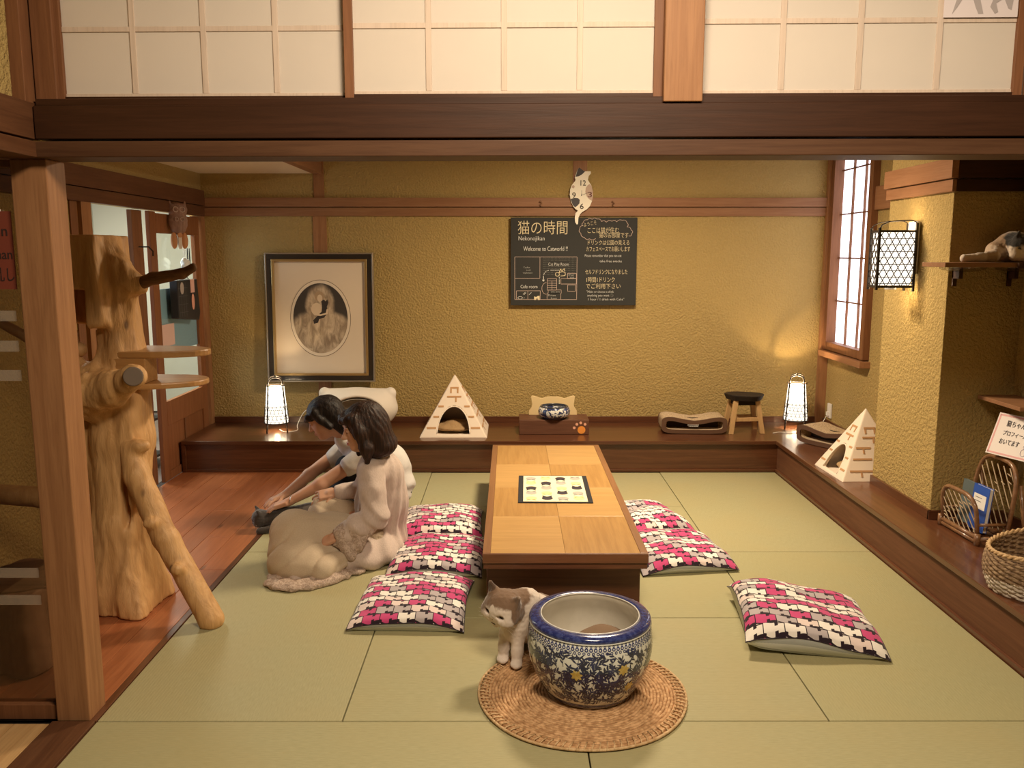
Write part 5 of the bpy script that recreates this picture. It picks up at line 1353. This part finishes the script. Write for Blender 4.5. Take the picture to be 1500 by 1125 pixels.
def face_parts(t, L, A, s, o):
    """brows, closed lash lines and lips as small meshes of their own"""
    br = flat('brow_hair', (.035, .02, .015), .8); lip = flat('lip_tint', (.50, .16, .13), .4)
    off = Vector(t.location)
    for x in (-1, 1):
        MB().tube([Vector(L(x*(.031+dx), .0865-abs(dx)*.12*0 - dx*dx*6, .031+.003*math.cos(dx*80)))-off for dx in (-.016, -.008, 0, .008, .016)], [.0016, .0026, .0026, .0022, .001], 5).build('eyebrow', br, t, True)
        MB().tube([Vector(L(x*(.031+dx), .0900-dx*dx*14, .0065-abs(dx)*.05)) - off for dx in (-.014, -.007, 0, .007, .014)], .0013, 5).build('eyelashes', br, t, True)
    for z, r in ((-.0525, .0042), (-.0612, .0048)):
        MB().tube([Vector(L(dx, .0945-dx*dx*10, z+abs(dx)*.05)) - off for dx in (-.020, -.010, 0, .010, .020)], [.001, r*.85, r, r*.85, .001], 6).build('lip', lip, t, True)
def hand(q, w, d, n, curl=.5, s=1.0, thumb=1, spread=.2, k=.0025):
    """palm and five fingers: w wrist, d pointing direction, n back-of-hand normal, curl in radians per joint"""
    w = Vector(w); d = Vector(d).normalized(); n = Vector(n); n = (n-d*n.dot(d)).normalized(); r = d.cross(n).normalized()
    A = np.array([[r.x, d.x, n.x], [r.y, d.y, n.y], [r.z, d.z, n.z]])
    q.rbox(w+d*.048*s, (.026*s, .034*s, .0062*s), .008*s, A, .012)
    q.cone(w-d*.01*s, w+d*.03*s, .021*s, .022*s, .012)
    for i, (o, l) in enumerate(((-.029, .064), (-.0095, .072), (.010, .067), (.028, .052))):
        o *= thumb
        p = w+d*(.080-.004*abs(i-1.2))*s+r*o*s; dd = (d+r*(o/.03)*spread).normalized(); a = curl*.6
        rad = (.0084, .0088, .0082, .0072)[i]*s
        for seg, fr in enumerate((.45, .31, .24)):
            v = (dd*math.cos(a)-n*math.sin(a)); e = p+v*l*fr*s; q.cone(p, e, rad*(1-.07*seg), rad*(.93-.07*seg), k); p = e; a += curl
    p = w+d*.018*s-r*.024*s*thumb; v = (d*.72-r*.62*thumb-n*.22).normalized()
    for fr, rd in ((.038, .0112), (.030, .0098), (.024, .0086)):
        e = p+v*fr*s; q.cone(p, e, rd*s, rd*.92*s, k+.003); p = e; v = (v*1.0+d*.28+r*.16*thumb-n*.12).normalized()

def woman_a():
    t = thing('person', 'person with brown bob hair in pale lace cardigan and beige skirt sitting on the tatami', 'person', (-.80, 4.62, 0), 0)
    H = (-.795, 4.50, .728); F = Vector((-.90, -.36, -.22)); sk = MT['skin']
    q = SDF((-1.45, 4.05, -.01), (-.45, 5.10, .95), .0048)
    q.chain([(-.76, 4.66, .13), (-.735, 4.64, .28), (-.72, 4.58, .44)], [.135, .115, .112], .05)
    q.chain([(-.73, 4.57, .46), (-.745, 4.55, .56)], [.06, .048], .04); q.chain([(-.74, 4.55, .54), (-.775, 4.52, .65)], [.048, .046], .02)
    q.cone((-.745, 4.45, .50), (-.765, 4.72, .49), .056, .054, .05)
    q.chain([(-.745, 4.44, .50), (-.725, 4.36, .29), (-.90, 4.30, .195)], [.050, .040, .026], .02)      # near arm
    q.chain([(-.775, 4.74, .49), (-.86, 4.84, .28), (-1.02, 4.80, .285)], [.048, .038, .025], .02)        # far arm
    q.chain([(-.78, 4.55, .11), (-1.15, 4.36, .185), (-.95, 4.22, .055)], [.105, .075, .045], .03)         # legs folded
    q.chain([(-.78, 4.74, .11), (-1.07, 4.82, .16), (-.95, 4.50, .055)], [.105, .070, .045], .03)
    q.ell((-.99, 4.18, .045), (.09, .04, .035), k=.03); q.ell((-1.0, 4.46, .04), (.09, .04, .035), k=.03)
    A, L = head(q, H, F, s=1.06)
    hand(q, (-.905, 4.295, .190), (-.95, -.05, -.35), (-.2, -.45, .87), .35, .95, thumb=-1)
    hand(q, (-1.02, 4.80, .285), (-.95, -.12, -.22), (.1, -.55, .8), .38, 1.05, thumb=1, spread=.45)
    q.build('body', sk, t, loc=t.location)
    face_parts(t, L, A, 1.06, None)
    # bob hair: cap, side curtains to the jaw, open at the face
    hb = hairmat('dark_brown_hair', (.018, .009, .006), (.050, .022, .012))
    q = SDF((-1.08, 4.18, .44), (-.50, 4.80, 1.0), .0048)
    q.ell(L(0, -.022, .038), (.100, .114, .104), A, .02)
    q.ell(L(0, -.040, -.045), (.118, .105, .115), A, .06)
    q.ell(L(0, -.062, -.115), (.120, .095, .060), A, .05)
    for x in (-1, 1):
        q.chain([L(x*.066, .050, .07), L(x*.092, .036, .0), L(x*.104, .026, -.085), L(x*.098, .036, -.150)], [.030, .028, .032, .016], .03)
    q.chain([L(-.05, .078, .072), L(0, .090, .066), L(.05, .078, .070)], [.022, .018, .024], .02)     # fringe
    q.ell(L(0, .115, -.055), (.058, .085, .106), A, .012, '-')
    q.ell(L(0, .02, -.185), (.060, .06, .05), A, .02, '-')
    q.displace(lambda P: .0013*np.sin(np.arctan2(P[..., 1]-H[1], P[..., 0]-H[0])*31+5*np.sin(P[..., 2]*17)+3*np.sin(P[..., 0]*40)) + .0022*nz(P*np.array([1, 1, .3]), 70)+.0012*nz(P*np.array([1, 1, .15]), 210))
    q.build('hair', hb, t, loc=t.location)
    # beige skirt over both folded legs
    sm = cloth('beige_skirt_cotton', (.55, .45, .33), (.46, .37, .26))
    q = SDF((-1.45, 4.0, -.01), (-.5, 5.05, .5), .006)
    q.chain([(-.78, 4.52, .09), (-.95, 4.45, .14), (-1.145, 4.36, .185)], [.12, .115, .118], .06)
    q.chain([(-1.145, 4.36, .175), (-1.13, 4.25, .07), (-.96, 4.17, .045)], [.118, .11, .06], .07)
    q.ell((-1.04, 4.32, .06), (.21, .19, .09), k=.08)
    q.chain([(-.78, 4.76, .10), (-1.00, 4.80, .155), (-1.08, 4.81, .175)], [.11, .090, .088], .03); q.chain([(-1.08, 4.81, .165), (-1.0, 4.62, .06)], [.085, .07], .04)
    q.ell((-.98, 4.50, .03), (.20, .22, .06), k=.05)
    def folds(P):
        x, y, z = P[..., 0], P[..., 1], P[..., 2]
        a = np.arctan2(y-4.42, x+.74); w = np.sin(a*10.5+2.2*np.sin(z*7+x*3)+1.6*np.sin(np.hypot(x+.74, y-4.42)*9)+1.2*nz(P, 7)); w = (1-np.abs(w))**2.5
        b = np.sin((x+.9*z)*52+2.5*np.sin(y*11))
        return .012*w*np.clip(1.5-z*4.5, .25, 1) + .004*b*(y > 4.6) + .003*nz(P, 40, .5)
    q.displace(folds); q.plane((0, 0, -1), (0, 0, .002)); q.build('skirt', sm, t, loc=t.location, label='beige gathered skirt')
    # long pale cardigan: torso, skirts behind, sleeves
    cm = cloth('ecru_gauze', (.56, .46, .40), (.47, .38, .32), sc=(160, 160, 40), b=.4, sheen=.2)
    q = SDF((-1.35, 4.0, -.01), (-.40, 5.15, .68), .006)
    q.chain([(-.745, 4.64, .10), (-.72, 4.61, .28), (-.715, 4.58, .45)], [.150, .136, .126], .05)
    q.cone((-.745, 4.455, .495), (-.765, 4.72, .485), .074, .070, .05); q.cone((-.725, 4.575, .50), (-.742, 4.55, .565), .078, .060, .04)
    q.ell((-.765, 4.54, .06), (.18, .20, .09), k=.06); q.ell((-.80, 4.42, .045), (.18, .15, .07), k=.06)
    q.chain([(-.83, 4.36, .06), (-.98, 4.22, .03), (-1.10, 4.13, .02)], [.08, .045, .03], .05)
    def cf(P):
        a = np.arctan2(P[..., 1]-4.6, P[..., 0]+.70)
        return .0085*np.sin(a*12+2.6*np.sin(P[..., 2]*7)+nz(P, 9)*2)*np.clip(1.15-P[..., 2]*1.9, .25, 1) + .004*nz(P, 30, .2)
    q.displace(cf)
    q.ell((-1.0, 4.62, .24), (.15, .11, .22), k=.03, mode='-')            # open front over the lap
    q.plane((0, 0, -1), (0, 0, .002)); q.build('cardigan', cm, t, loc=t.location, label='long pale open cardigan')
    q = SDF((-1.15, 4.15, .08), (-.55, 5.0, .62), .0055)
    q.chain([(-.745, 4.445, .495), (-.735, 4.39, .41), (-.715, 4.355, .29)], [.076, .070, .070], .02); q.chain([(-.715, 4.355, .28), (-.81, 4.325, .235), (-.885, 4.31, .195)], [.070, .062, .050], .02)
    q.displace(lambda P: .0055*np.sin(P[..., 2]*62+P[..., 0]*60+2*np.sin(P[..., 1]*24)+nz(P, 16)*2)*np.clip((.43-P[..., 2])*6, .15, 1)+.003*nz(P, 45))
    q.build('sleeve', cm, t, loc=t.location)
    q = SDF((-1.15, 4.6, .15), (-.65, 5.0, .6), .0055); q.chain([(-.775, 4.745, .49), (-.86, 4.84, .29), (-.995, 4.81, .284)], [.070, .058, .046], .02); q.displace(lambda P: .004*nz(P, 60)); q.ell((-1.045, 4.80, .284), (.035, .038, .038), k=.005, mode='-'); q.build('sleeve', cm, t, loc=t.location)
    # lace: bell cuff and trailing hem
    lm = Mat('lace', (.5, .4, .32), .9); n = lm.noise(lm.coord(), 70, 3, .6, 1.5); v = lm.vor(lm.coord(), 90)
    lm.color(lm.mix(n.ss(.42, .58), (.52, .41, .335), (.34, .255, .20))); lm.bump(n+v, .6, .003); lm = lm.m
    q = SDF((-1.1, 4.10, .02), (-.55, 4.55, .40), .005)
    tri = np.array([(-.72, 4.33, .26), (-.925, 4.285, .19), (-.83, 4.27, .095)])
    for i in range(9):
        for j in range(9-i):
            a_, b_ = i/8, j/8; p_ = tri[0]*(1-a_-b_)+tri[1]*a_+tri[2]*b_
            q.ell(p_+np.array([0, .006*math.sin(7*i+3*j), 0]), (.030, .017, .026), k=.012)
    q.cone((-.80, 4.325, .235), (-.90, 4.30, .195), .056, .046, .02); q.ell((-.955, 4.28, .185), (.045, .045, .042), k=.004, mode='-')
    q.displace(lambda P: .004*np.sin(P[..., 0]*80+P[..., 2]*30)+.0015*nz(P, 150)); q.build('lace_cuff', lm, t, loc=t.location, label='wide drooping lace cuff')
    q = SDF((-1.45, 3.90, -.01), (-.55, 4.50, .15), .005)
    P_ = [(-1.20, 4.20), (-1.19, 4.10), (-1.11, 4.05), (-1.02, 4.07), (-.94, 4.13), (-.87, 4.22), (-.76, 4.33)]
    for (x0, y0), (x1, y1) in zip(P_, P_[1:]):
        for u in (0, .5): q.ell((x0+(x1-x0)*u, y0+(y1-y0)*u, .012), (.052, .050, .014), k=.02)
    q.ell((-1.08, 4.13, .015), (.12, .08, .018), k=.03); q.ell((-.95, 4.20, .02), (.10, .08, .022), k=.03)
    q.displace(lambda P: .004*np.sin(P[..., 0]*62+3*np.sin(P[..., 1]*30)) + .0015*nz(P, 120)); q.plane((0, 0, -1), (0, 0, .001)); q.build('lace_hem', lm, t, loc=t.location, label='lace hem trailing on the mat')
woman_a()

def woman_b():
    t = thing('person', 'person with short black hair in white t-shirt leaning forward to stroke the grey cat', 'person', (-.85, 5.28, 0), 0)
    H = (-1.145, 5.17, .650); F = Vector((-.86, -.16, -.46)); UP = (-.5, 0, .86)
    q = SDF((-1.65, 4.80, -.01), (-.55, 5.65, .85), .0048)
    q.chain([(-.80, 5.33, .19), (-.82, 5.31, .30), (-.93, 5.26, .42)], [.145, .13, .115], .05)
    q.chain([(-.96, 5.25, .45), (-1.07, 5.20, .57)], [.055, .046], .03)
    q.cone((-.90, 5.12, .43), (-1.02, 5.38, .42), .055, .055, .04)
    q.chain([(-.90, 5.11, .425), (-1.15, 5.02, .272), (-1.335, 4.97, .178)], [.048, .040, .025], .02)
    q.chain([(-1.06, 5.39, .42), (-1.28, 5.27, .265), (-1.405, 5.13, .172)], [.048, .038, .025], .02)
    q.chain([(-.80, 5.22, .16), (-1.06, 5.12, .12), (-.78, 5.12, .06)], [.11, .075, .05], .03); q.chain([(-.80, 5.42, .16), (-1.10, 5.42, .12), (-.80, 5.46, .06)], [.11, .075, .05], .03)
    A, L = head(q, H, F, UP, 1.05)
    hand(q, (-1.335, 4.97, .178), (-.93, -.10, -.30), (-.25, -.1, .95), .20, 1.0, thumb=-1, spread=.2)
    hand(q, (-1.405, 5.13, .172), (-.72, -.60, -.18), (-.2, 0, .97), .25, .97, thumb=1, spread=.2)
    q.build('body', skin('skin_b', (.55, .315, .205)), t, loc=t.location)
    face_parts(t, L, A, 1.05, None)
    hb = hairmat('black_hair', (.008, .006, .006), (.03, .02, .015))
    q = SDF((-1.42, 4.95, .35), (-.90, 5.42, .88), .0048)
    q.ell(L(0, -.022, .042), (.094, .112, .096), A, .02); q.ell(L(0, -.060, -.020), (.092, .072, .085), A, .04)
    for x in (-1, 1): q.chain([L(x*.072, .030, .065), L(x*.085, .018, .005), L(x*.082, -.012, -.055)], [.028, .020, .018], .02)
    q.chain([L(-.055, .072, .055), L(-.02, .090, .040), L(.02, .092, .038), L(.055, .072, .055)], [.022, .016, .016, .022], .02)
    q.ell(L(0, -.07, -.095), (.075, .045, .055), A, .03)
    q.ell(L(0, .115, -.060), (.066, .085, .094), A, .010, '-')
    q.displace(lambda P: .0026*nz(P*np.array([.5, 1, .35]), 95) + .0014*nz(P*np.array([.4, 1, .4]), 230)); q.build('hair', hb, t, loc=t.location)
    q = SDF((-1.35, 4.98, .25), (-.95, 5.2, .62), .004); q.chain([L(.085, -.01, -.05), L(.088, -.005, -.12), L(.075, .01, -.175)], [.022, .016, .005], .01); q.displace(lambda P: .002*nz(P*np.array([1, 1, .2]), 200)); q.build('loose_hair', hb, t, loc=t.location)
    tm = cloth('white_tshirt', (.66, .64, .60), (.58, .56, .52))
    q = SDF((-1.35, 4.9, .05), (-.5, 5.65, .65), .006)
    q.chain([(-.785, 5.33, .20), (-.81, 5.31, .31), (-.925, 5.26, .42)], [.168, .152, .132], .05); q.cone((-.895, 5.125, .43), (-1.01, 5.38, .425), .073, .073, .04)
    q.chain([(-.895, 5.11, .43), (-.985, 5.075, .370)], [.070, .060], .02); q.chain([(-1.05, 5.39, .42), (-1.13, 5.35, .355)], [.070, .064], .02)
    q.cone((-1.02, 5.22, .475), (-1.045, 5.215, .505), .065, .055, .02)
    q.displace(lambda P: .006*np.sin(P[..., 0]*38+P[..., 2]*55+2.0*np.sin(P[..., 1]*14))*np.clip((.42-P[..., 2])*5, .1, 1)+.003*nz(P, 40)); q.plane((-.25, 0, -1), (-.66, 5.3, .10)); q.build('tshirt', tm, t, loc=t.location, label='white short sleeved t-shirt')
    pm = cloth('black_trousers', (.018, .018, .022), (.012, .012, .014))
    q = SDF((-1.35, 4.85, -.01), (-.5, 5.7, .48), .007)
    q.cone((-.795, 5.33, .165), (-.80, 5.32, .20), .162, .155, .03); q.chain([(-.82, 5.23, .15), (-1.09, 5.13, .13)], [.125, .095], .04); q.chain([(-.82, 5.43, .15), (-1.12, 5.42, .13)], [.125, .095], .04)
    q.chain([(-1.09, 5.13, .10), (-.76, 5.14, .06)], [.085, .06], .03); q.chain([(-1.12, 5.42, .10), (-.76, 5.46, .06)], [.085, .06], .03)
    q.cone((-1.0, 5.20, .17), (-1.01, 5.18, .33), .085, .085, .05)
    q.displace(lambda P: .005*nz(P, 26)); q.plane((0, 0, -1), (0, 0, .002)); q.build('trousers', pm, t, loc=t.location, label='black trousers')
    MB().tube([Vector(p)-Vector(t.location) for p in [(-1.322+.004*math.sin(a), 4.974+.0285*math.cos(a), .187+.0285*math.sin(a)) for a in [2*PI*i/20 for i in range(20)]]], .0022, 6, True).build('bracelet', MT['chrome'], t, True, label='thin silver bracelet')
woman_b()

# ================================================================= CATS
def fur(name, base, patches, sc=1):
    """patches: (centre, radii, colour, softness) in object space"""
    M = Mat(name, base, .85, sheen=.35, spec=.15); x, y, z = M.sep(M.coord()); n = M.noise(M.coord(), 26, 4, .6); f = M.noise(M.coord('Object', (1, 1, .35)), 260, 2)
    c = None
    for (cc, rr, col) in patches:
        d = (((x-cc[0])/rr[0]).pow(2) + ((y-cc[1])/rr[1]).pow(2) + ((z-cc[2])/rr[2]).pow(2)).sqrt() + (n-.5)*.55
        c = M.mix(d.ss(1.12, .92), c if c is not None else base, col)
    if c is not None: M.color(c)
    M.bump(f+n*.4, .45, .003); return M.m
def furify(q, a=.0012): q.displace(lambda P: a*nz(P, 260)+a*.8*nz(P, 130, .7)); return q
def cat_head(q, c, f, s, up=(0, 0, 1), flatf=.0, ears=True):
    A = axes(f, up); L = lambda *p: loc3(c, A, np.array(p)*s)
    q.ell(L(0, 0, 0), np.array((.058, .050, .050))*s, A, .02*s)
    for x in (-1, 1):
        q.ell(L(x*.030, .022, -.014), np.array((.026, .026, .022))*s, A, .015*s)
        q.ell(L(x*.012, .047-flatf, -.020), np.array((.014, .012, .011))*s, A, .006*s)
        if ears:
            q.cone(L(x*.038, -.004, .034), L(x*.050, -.002, .062), .017*s, .006*s, .010*s)
            q.ell(L(x*.045, .010, .052), np.array((.008, .007, .014))*s, A, .004*s, '-')
        q.ell(L(x*.023, .050-flatf*.7, .004), np.array((.010, .008, .006))*s, A, .005*s, '-')
    q.ell(L(0, .044-flatf, -.036), np.array((.014, .012, .010))*s, A, .008*s)
    q.ell(L(0, .048-flatf, -.006), np.array((.010, .008, .010))*s, A, .008*s)
    return A, L
def cat_face(t, L, s, flatf, eye, nose, shut=False, eyec=None):
    off = Vector(t.location)
    for x in (-1, 1):
        if shut: MB().tube([Vector(L(x*(.024+dx), .0475-flatf*.7-abs(dx)*.25, .002-abs(dx)*.25))-off for dx in (-.010, -.004, 0, .004, .010)], .0019*s, 5).build('closed_eye', eye, t, True)
        else:
            q = SDF(np.array(L(x*.023, .045-flatf*.7, .004))-.02, np.array(L(x*.023, .045-flatf*.7, .004))+.02, .0015); q.ell(L(x*.023, .0425-flatf*.7, .004), (.0085*s, .0085*s, .0075*s)); q.build('eye', eye, t, loc=t.location)
    q = SDF(np.array(L(0, .058-flatf, -.010))-.015, np.array(L(0, .058-flatf, -.010))+.015, .0013); q.ell(L(0, .0565-flatf, -.011), (.0052*s, .0045*s, .0038*s)); q.build('nose', nose, t, loc=t.location)
    MB().tube([Vector(L(dx, .0595-flatf-abs(dx)*.35, -.026-abs(dx)*.28+.5*abs(dx)*(abs(dx) > .008)))-off for dx in (-.014, -.007, 0, .007, .014)], .0011*s, 5).build('mouth_line', eye, t, True)
    for x in (-1, 1):
        for k in range(3): MB().tube([Vector(L(x*(.018+.045*u), .052-flatf-.01*u, -.020+.006*(k-1)*(1+u*1.5)-.012*u*u))-off for u in (0, .4, .8, 1.1)], [.0006, .0005, .0004, .0002], 3).build('whisker', MT['white'], t, True)

def urn_cat():
    t = thing('cat', 'white and grey-brown flat faced cat sitting on round mat at left of urn', 'cat', (.03, 3.30, .0165))
    q = SDF((-.20, 3.08, .0165), (.26, 3.66, .38), .0036)
    q.chain([(.11, 3.46, .11), (.075, 3.38, .155), (.040, 3.29, .225)], [.108, .092, .068], .04)
    q.ell((.022, 3.272, .17), (.066, .056, .075), k=.03); q.ell((.045, 3.30, .245), (.062, .055, .05), k=.03)
    q.chain([(.030, 3.258, .14), (.026, 3.235, .07), (.024, 3.222, .03)], [.031, .0235, .0215], .012); q.ell((.022, 3.203, .030), (.024, .031, .0155), k=.008)
    q.chain([(-.020, 3.280, .13), (-.028, 3.272, .07), (-.031, 3.266, .03)], [.029, .0225, .0205], .012); q.ell((-.033, 3.247, .030), (.023, .030, .015), k=.008)
    q.ell((.17, 3.42, .055), (.05, .085, .045), k=.03); q.ell((.03, 3.44, .055), (.045, .08, .042), k=.03)
    q.cone((.07, 3.28, .26), (.00, 3.25, .265), .054, .05, .03)
    A, L = cat_head(q, (-.030, 3.225, .262), (-.60, -.74, -.26), 1.40, (.30, 0, 1), flatf=.012)
    furify(q)
    o = Vector(t.location)
    def pt(*p): v = Vector(L(*p))-o; return tuple(v)
    br = (.20, .125, .078); wh_ = (.70, .61, .53)
    m = fur('calico_fur', wh_, [((.09, .22, .13), (.10, .10, .10), br), (pt(0, -.018, .046), (.105, .085, .082), br), (pt(.046, .004, -.006), (.048, .060, .062), br), (pt(-.050, -.002, .006), (.034, .050, .046), br),
        (pt(0, .050, .010), (.013, .030, .036), wh_), (pt(0, .050, -.034), (.042, .034, .026), wh_), (pt(.046, .0, .052), (.020, .020, .022), (.10, .06, .04)), (pt(0, -.03, -.055), (.10, .08, .034), wh_)])
    q.build('body', m, t, loc=t.location)
    cat_face(t, L, 1.40, .012, flat('cat_eye_dark', (.02, .014, .010), .2), flat('cat_nose', (.24, .10, .08), .5), True)
    q = SDF((.0, 3.40, .0), (.42, 3.80, .12), .005); q.chain([(.12, 3.56, .045), (.22, 3.56, .045), (.30, 3.50, .045), (.34, 3.46, .045)], [.028, .026, .024, .016], .01); furify(q, .003)
    q.build('tail', fur('tail_fur', (.16, .10, .065), []), t, loc=t.location)
urn_cat()
def grey_cat():
    t = thing('cat', 'dark grey tabby cat lying on the floor under the two stroking hands', 'cat', (-1.35, 4.99, 0))
    q = SDF((-1.70, 4.80, -.01), (-.95, 5.20, .20), .0045)
    q.chain([(-1.08, 5.01, .065), (-1.22, 5.0, .078), (-1.38, 4.98, .075)], [.068, .076, .062], .03); q.chain([(-1.38, 4.98, .075), (-1.46, 4.965, .08)], [.052, .045], .03)
    q.cone((-1.40, 4.93, .03), (-1.50, 4.90, .018), .022, .018, .015); q.cone((-1.42, 5.03, .03), (-1.52, 5.03, .018), .022, .018, .015); q.ell((-1.10, 4.95, .045), (.07, .045, .045), k=.03)
    A, L = cat_head(q, (-1.507, 4.955, .084), (-.90, -.35, -.38), 1.0, flatf=.006); furify(q); q.plane((0, 0, -1), (0, 0, .001))
    o = Vector(t.location); P = lambda *p: tuple(Vector(L(*p))-o)
    m = fur('grey_tabby_fur', (.055, .048, .045), [(P(0, .045, -.030), (.022, .022, .018), (.42, .38, .36)), (P(0, .04, .01), (.05, .02, .05), (.11, .10, .10)), ((.22, .03, .08), (.05, .2, .2), (.022, .018, .016)), ((.05, .03, .08), (.03, .2, .2), (.022, .018, .016)), ((.13, .03, .08), (.03, .2, .2), (.10, .085, .075))])
    q.build('body', m, t, loc=t.location)
    cat_face(t, L, 1.0, .006, flat('cat_eye_slit', (.01, .01, .01), .2), flat('cat_nose_dark', (.10, .05, .05), .5), True)
    q = SDF((-1.1, 4.9, 0), (-.85, 5.2, .12), .005); q.chain([(-1.05, 5.03, .05), (-.98, 5.07, .03), (-.93, 5.02, .025)], [.022, .02, .016], .01); q.build('tail', m, t, loc=t.location)
grey_cat()
def shelf_cat():
    t = thing('cat', 'calico cat asleep on the high wall shelf beside the pillar', 'cat', (2.42, 4.27, 1.611))
    z = 1.611
    q = SDF((2.10, 4.12, z-.005), (2.80, 4.42, z+.22), .004)
    q.chain([(2.42, 4.30, z+.055), (2.50, 4.31, z+.075), (2.62, 4.32, z+.07)], [.050, .070, .072], .03)
    q.chain([(2.38, 4.25, z+.030), (2.30, 4.235, z+.022), (2.225, 4.23, z+.020)], [.030, .020, .019], .02)
    q.chain([(2.46, 4.21, z+.03), (2.52, 4.185, z+.018)], [.025, .017], .02)
    A, L = cat_head(q, (2.505, 4.235, z+.072), (-.18, -.92, -.34), 1.05, (.35, 0, .94), flatf=.004); furify(q); q.plane((0, 0, -1), (0, 0, z+.001))
    o = Vector(t.location); P = lambda *p: tuple(Vector(L(*p))-o); bk = (.04, .035, .03)
    m = fur('calico_fur_b', (.72, .60, .48), [((.05, .03, .09), (.10, .06, .05), (.40, .26, .15)), ((.08, .02, .115), (.06, .05, .030), bk), (P(.030, -.01, .02), (.050, .06, .055), bk), (P(-.034, .0, .028), (.028, .05, .028), (.34, .21, .12)), ((-.06, 0, .03), (.03, .1, .1), (.55, .42, .30)), (P(0, .045, -.012), (.016, .03, .028), (.78, .68, .58))])
    q.build('body', m, t, loc=t.location)
    cat_face(t, L, 1.05, .004, flat('cat_eye_lash', (.02, .015, .012), .3), flat('cat_nose_pink', (.35, .16, .13), .5), True)
shelf_cat()

# ---- marks and features belong to the part that carries them
OWN = {'felt_shell': ('brick_line', 'arch_trim'), 'printed_cloth': ('printed_cat',), 'box_body': ('paw_pad', 'paw_toe'), 'carved_body': ('eye_ring', 'eye', 'carved_ring'),
       'board': ('yellow_lettering', 'white_lettering', 'upper_lettering', 'lower_lettering', 'map_lines', 'cloud_outline', 'route_dashes', 'hatching', 'cat_doodle', 'drawn_cat', 'table_doodle'),
       'body': ('dark_ear', 'dark_patch', 'tan_patch', 'numeral_twelve', 'numeral_nine', 'numeral_six', 'numeral_three', 'eyebrow', 'eyelashes', 'lip', 'bracelet', 'closed_eye', 'nose', 'mouth_line', 'whisker', 'painted_leaves', 'scroll_band', 'painted_flowers', 'rim_line'),
       'rim': ('inner_rim_line',), 'bag_body': ('thin_check_lines', 'pink_card', 'oval_card', 'cat_face_card'), 'white_label': ('printed_line',), 'card': ('pink_border', 'lettering', 'cat_drawing'), 'sheet': ('lettering',)}
base = lambda o: o.name.split('.')[0]
for root in [o for o in SC.objects if o.parent is None and o.get('category') and o.type == 'EMPTY']:
    kids = list(root.children); host = {base(k): k for k in kids if base(k) in OWN and k.type == 'MESH'}
    for hname, names in OWN.items():
        h = host.get(hname)
        if not h or h.location.length > 1e-6: continue
        for k in kids:
            if k is not h and base(k) in names: k.parent = h
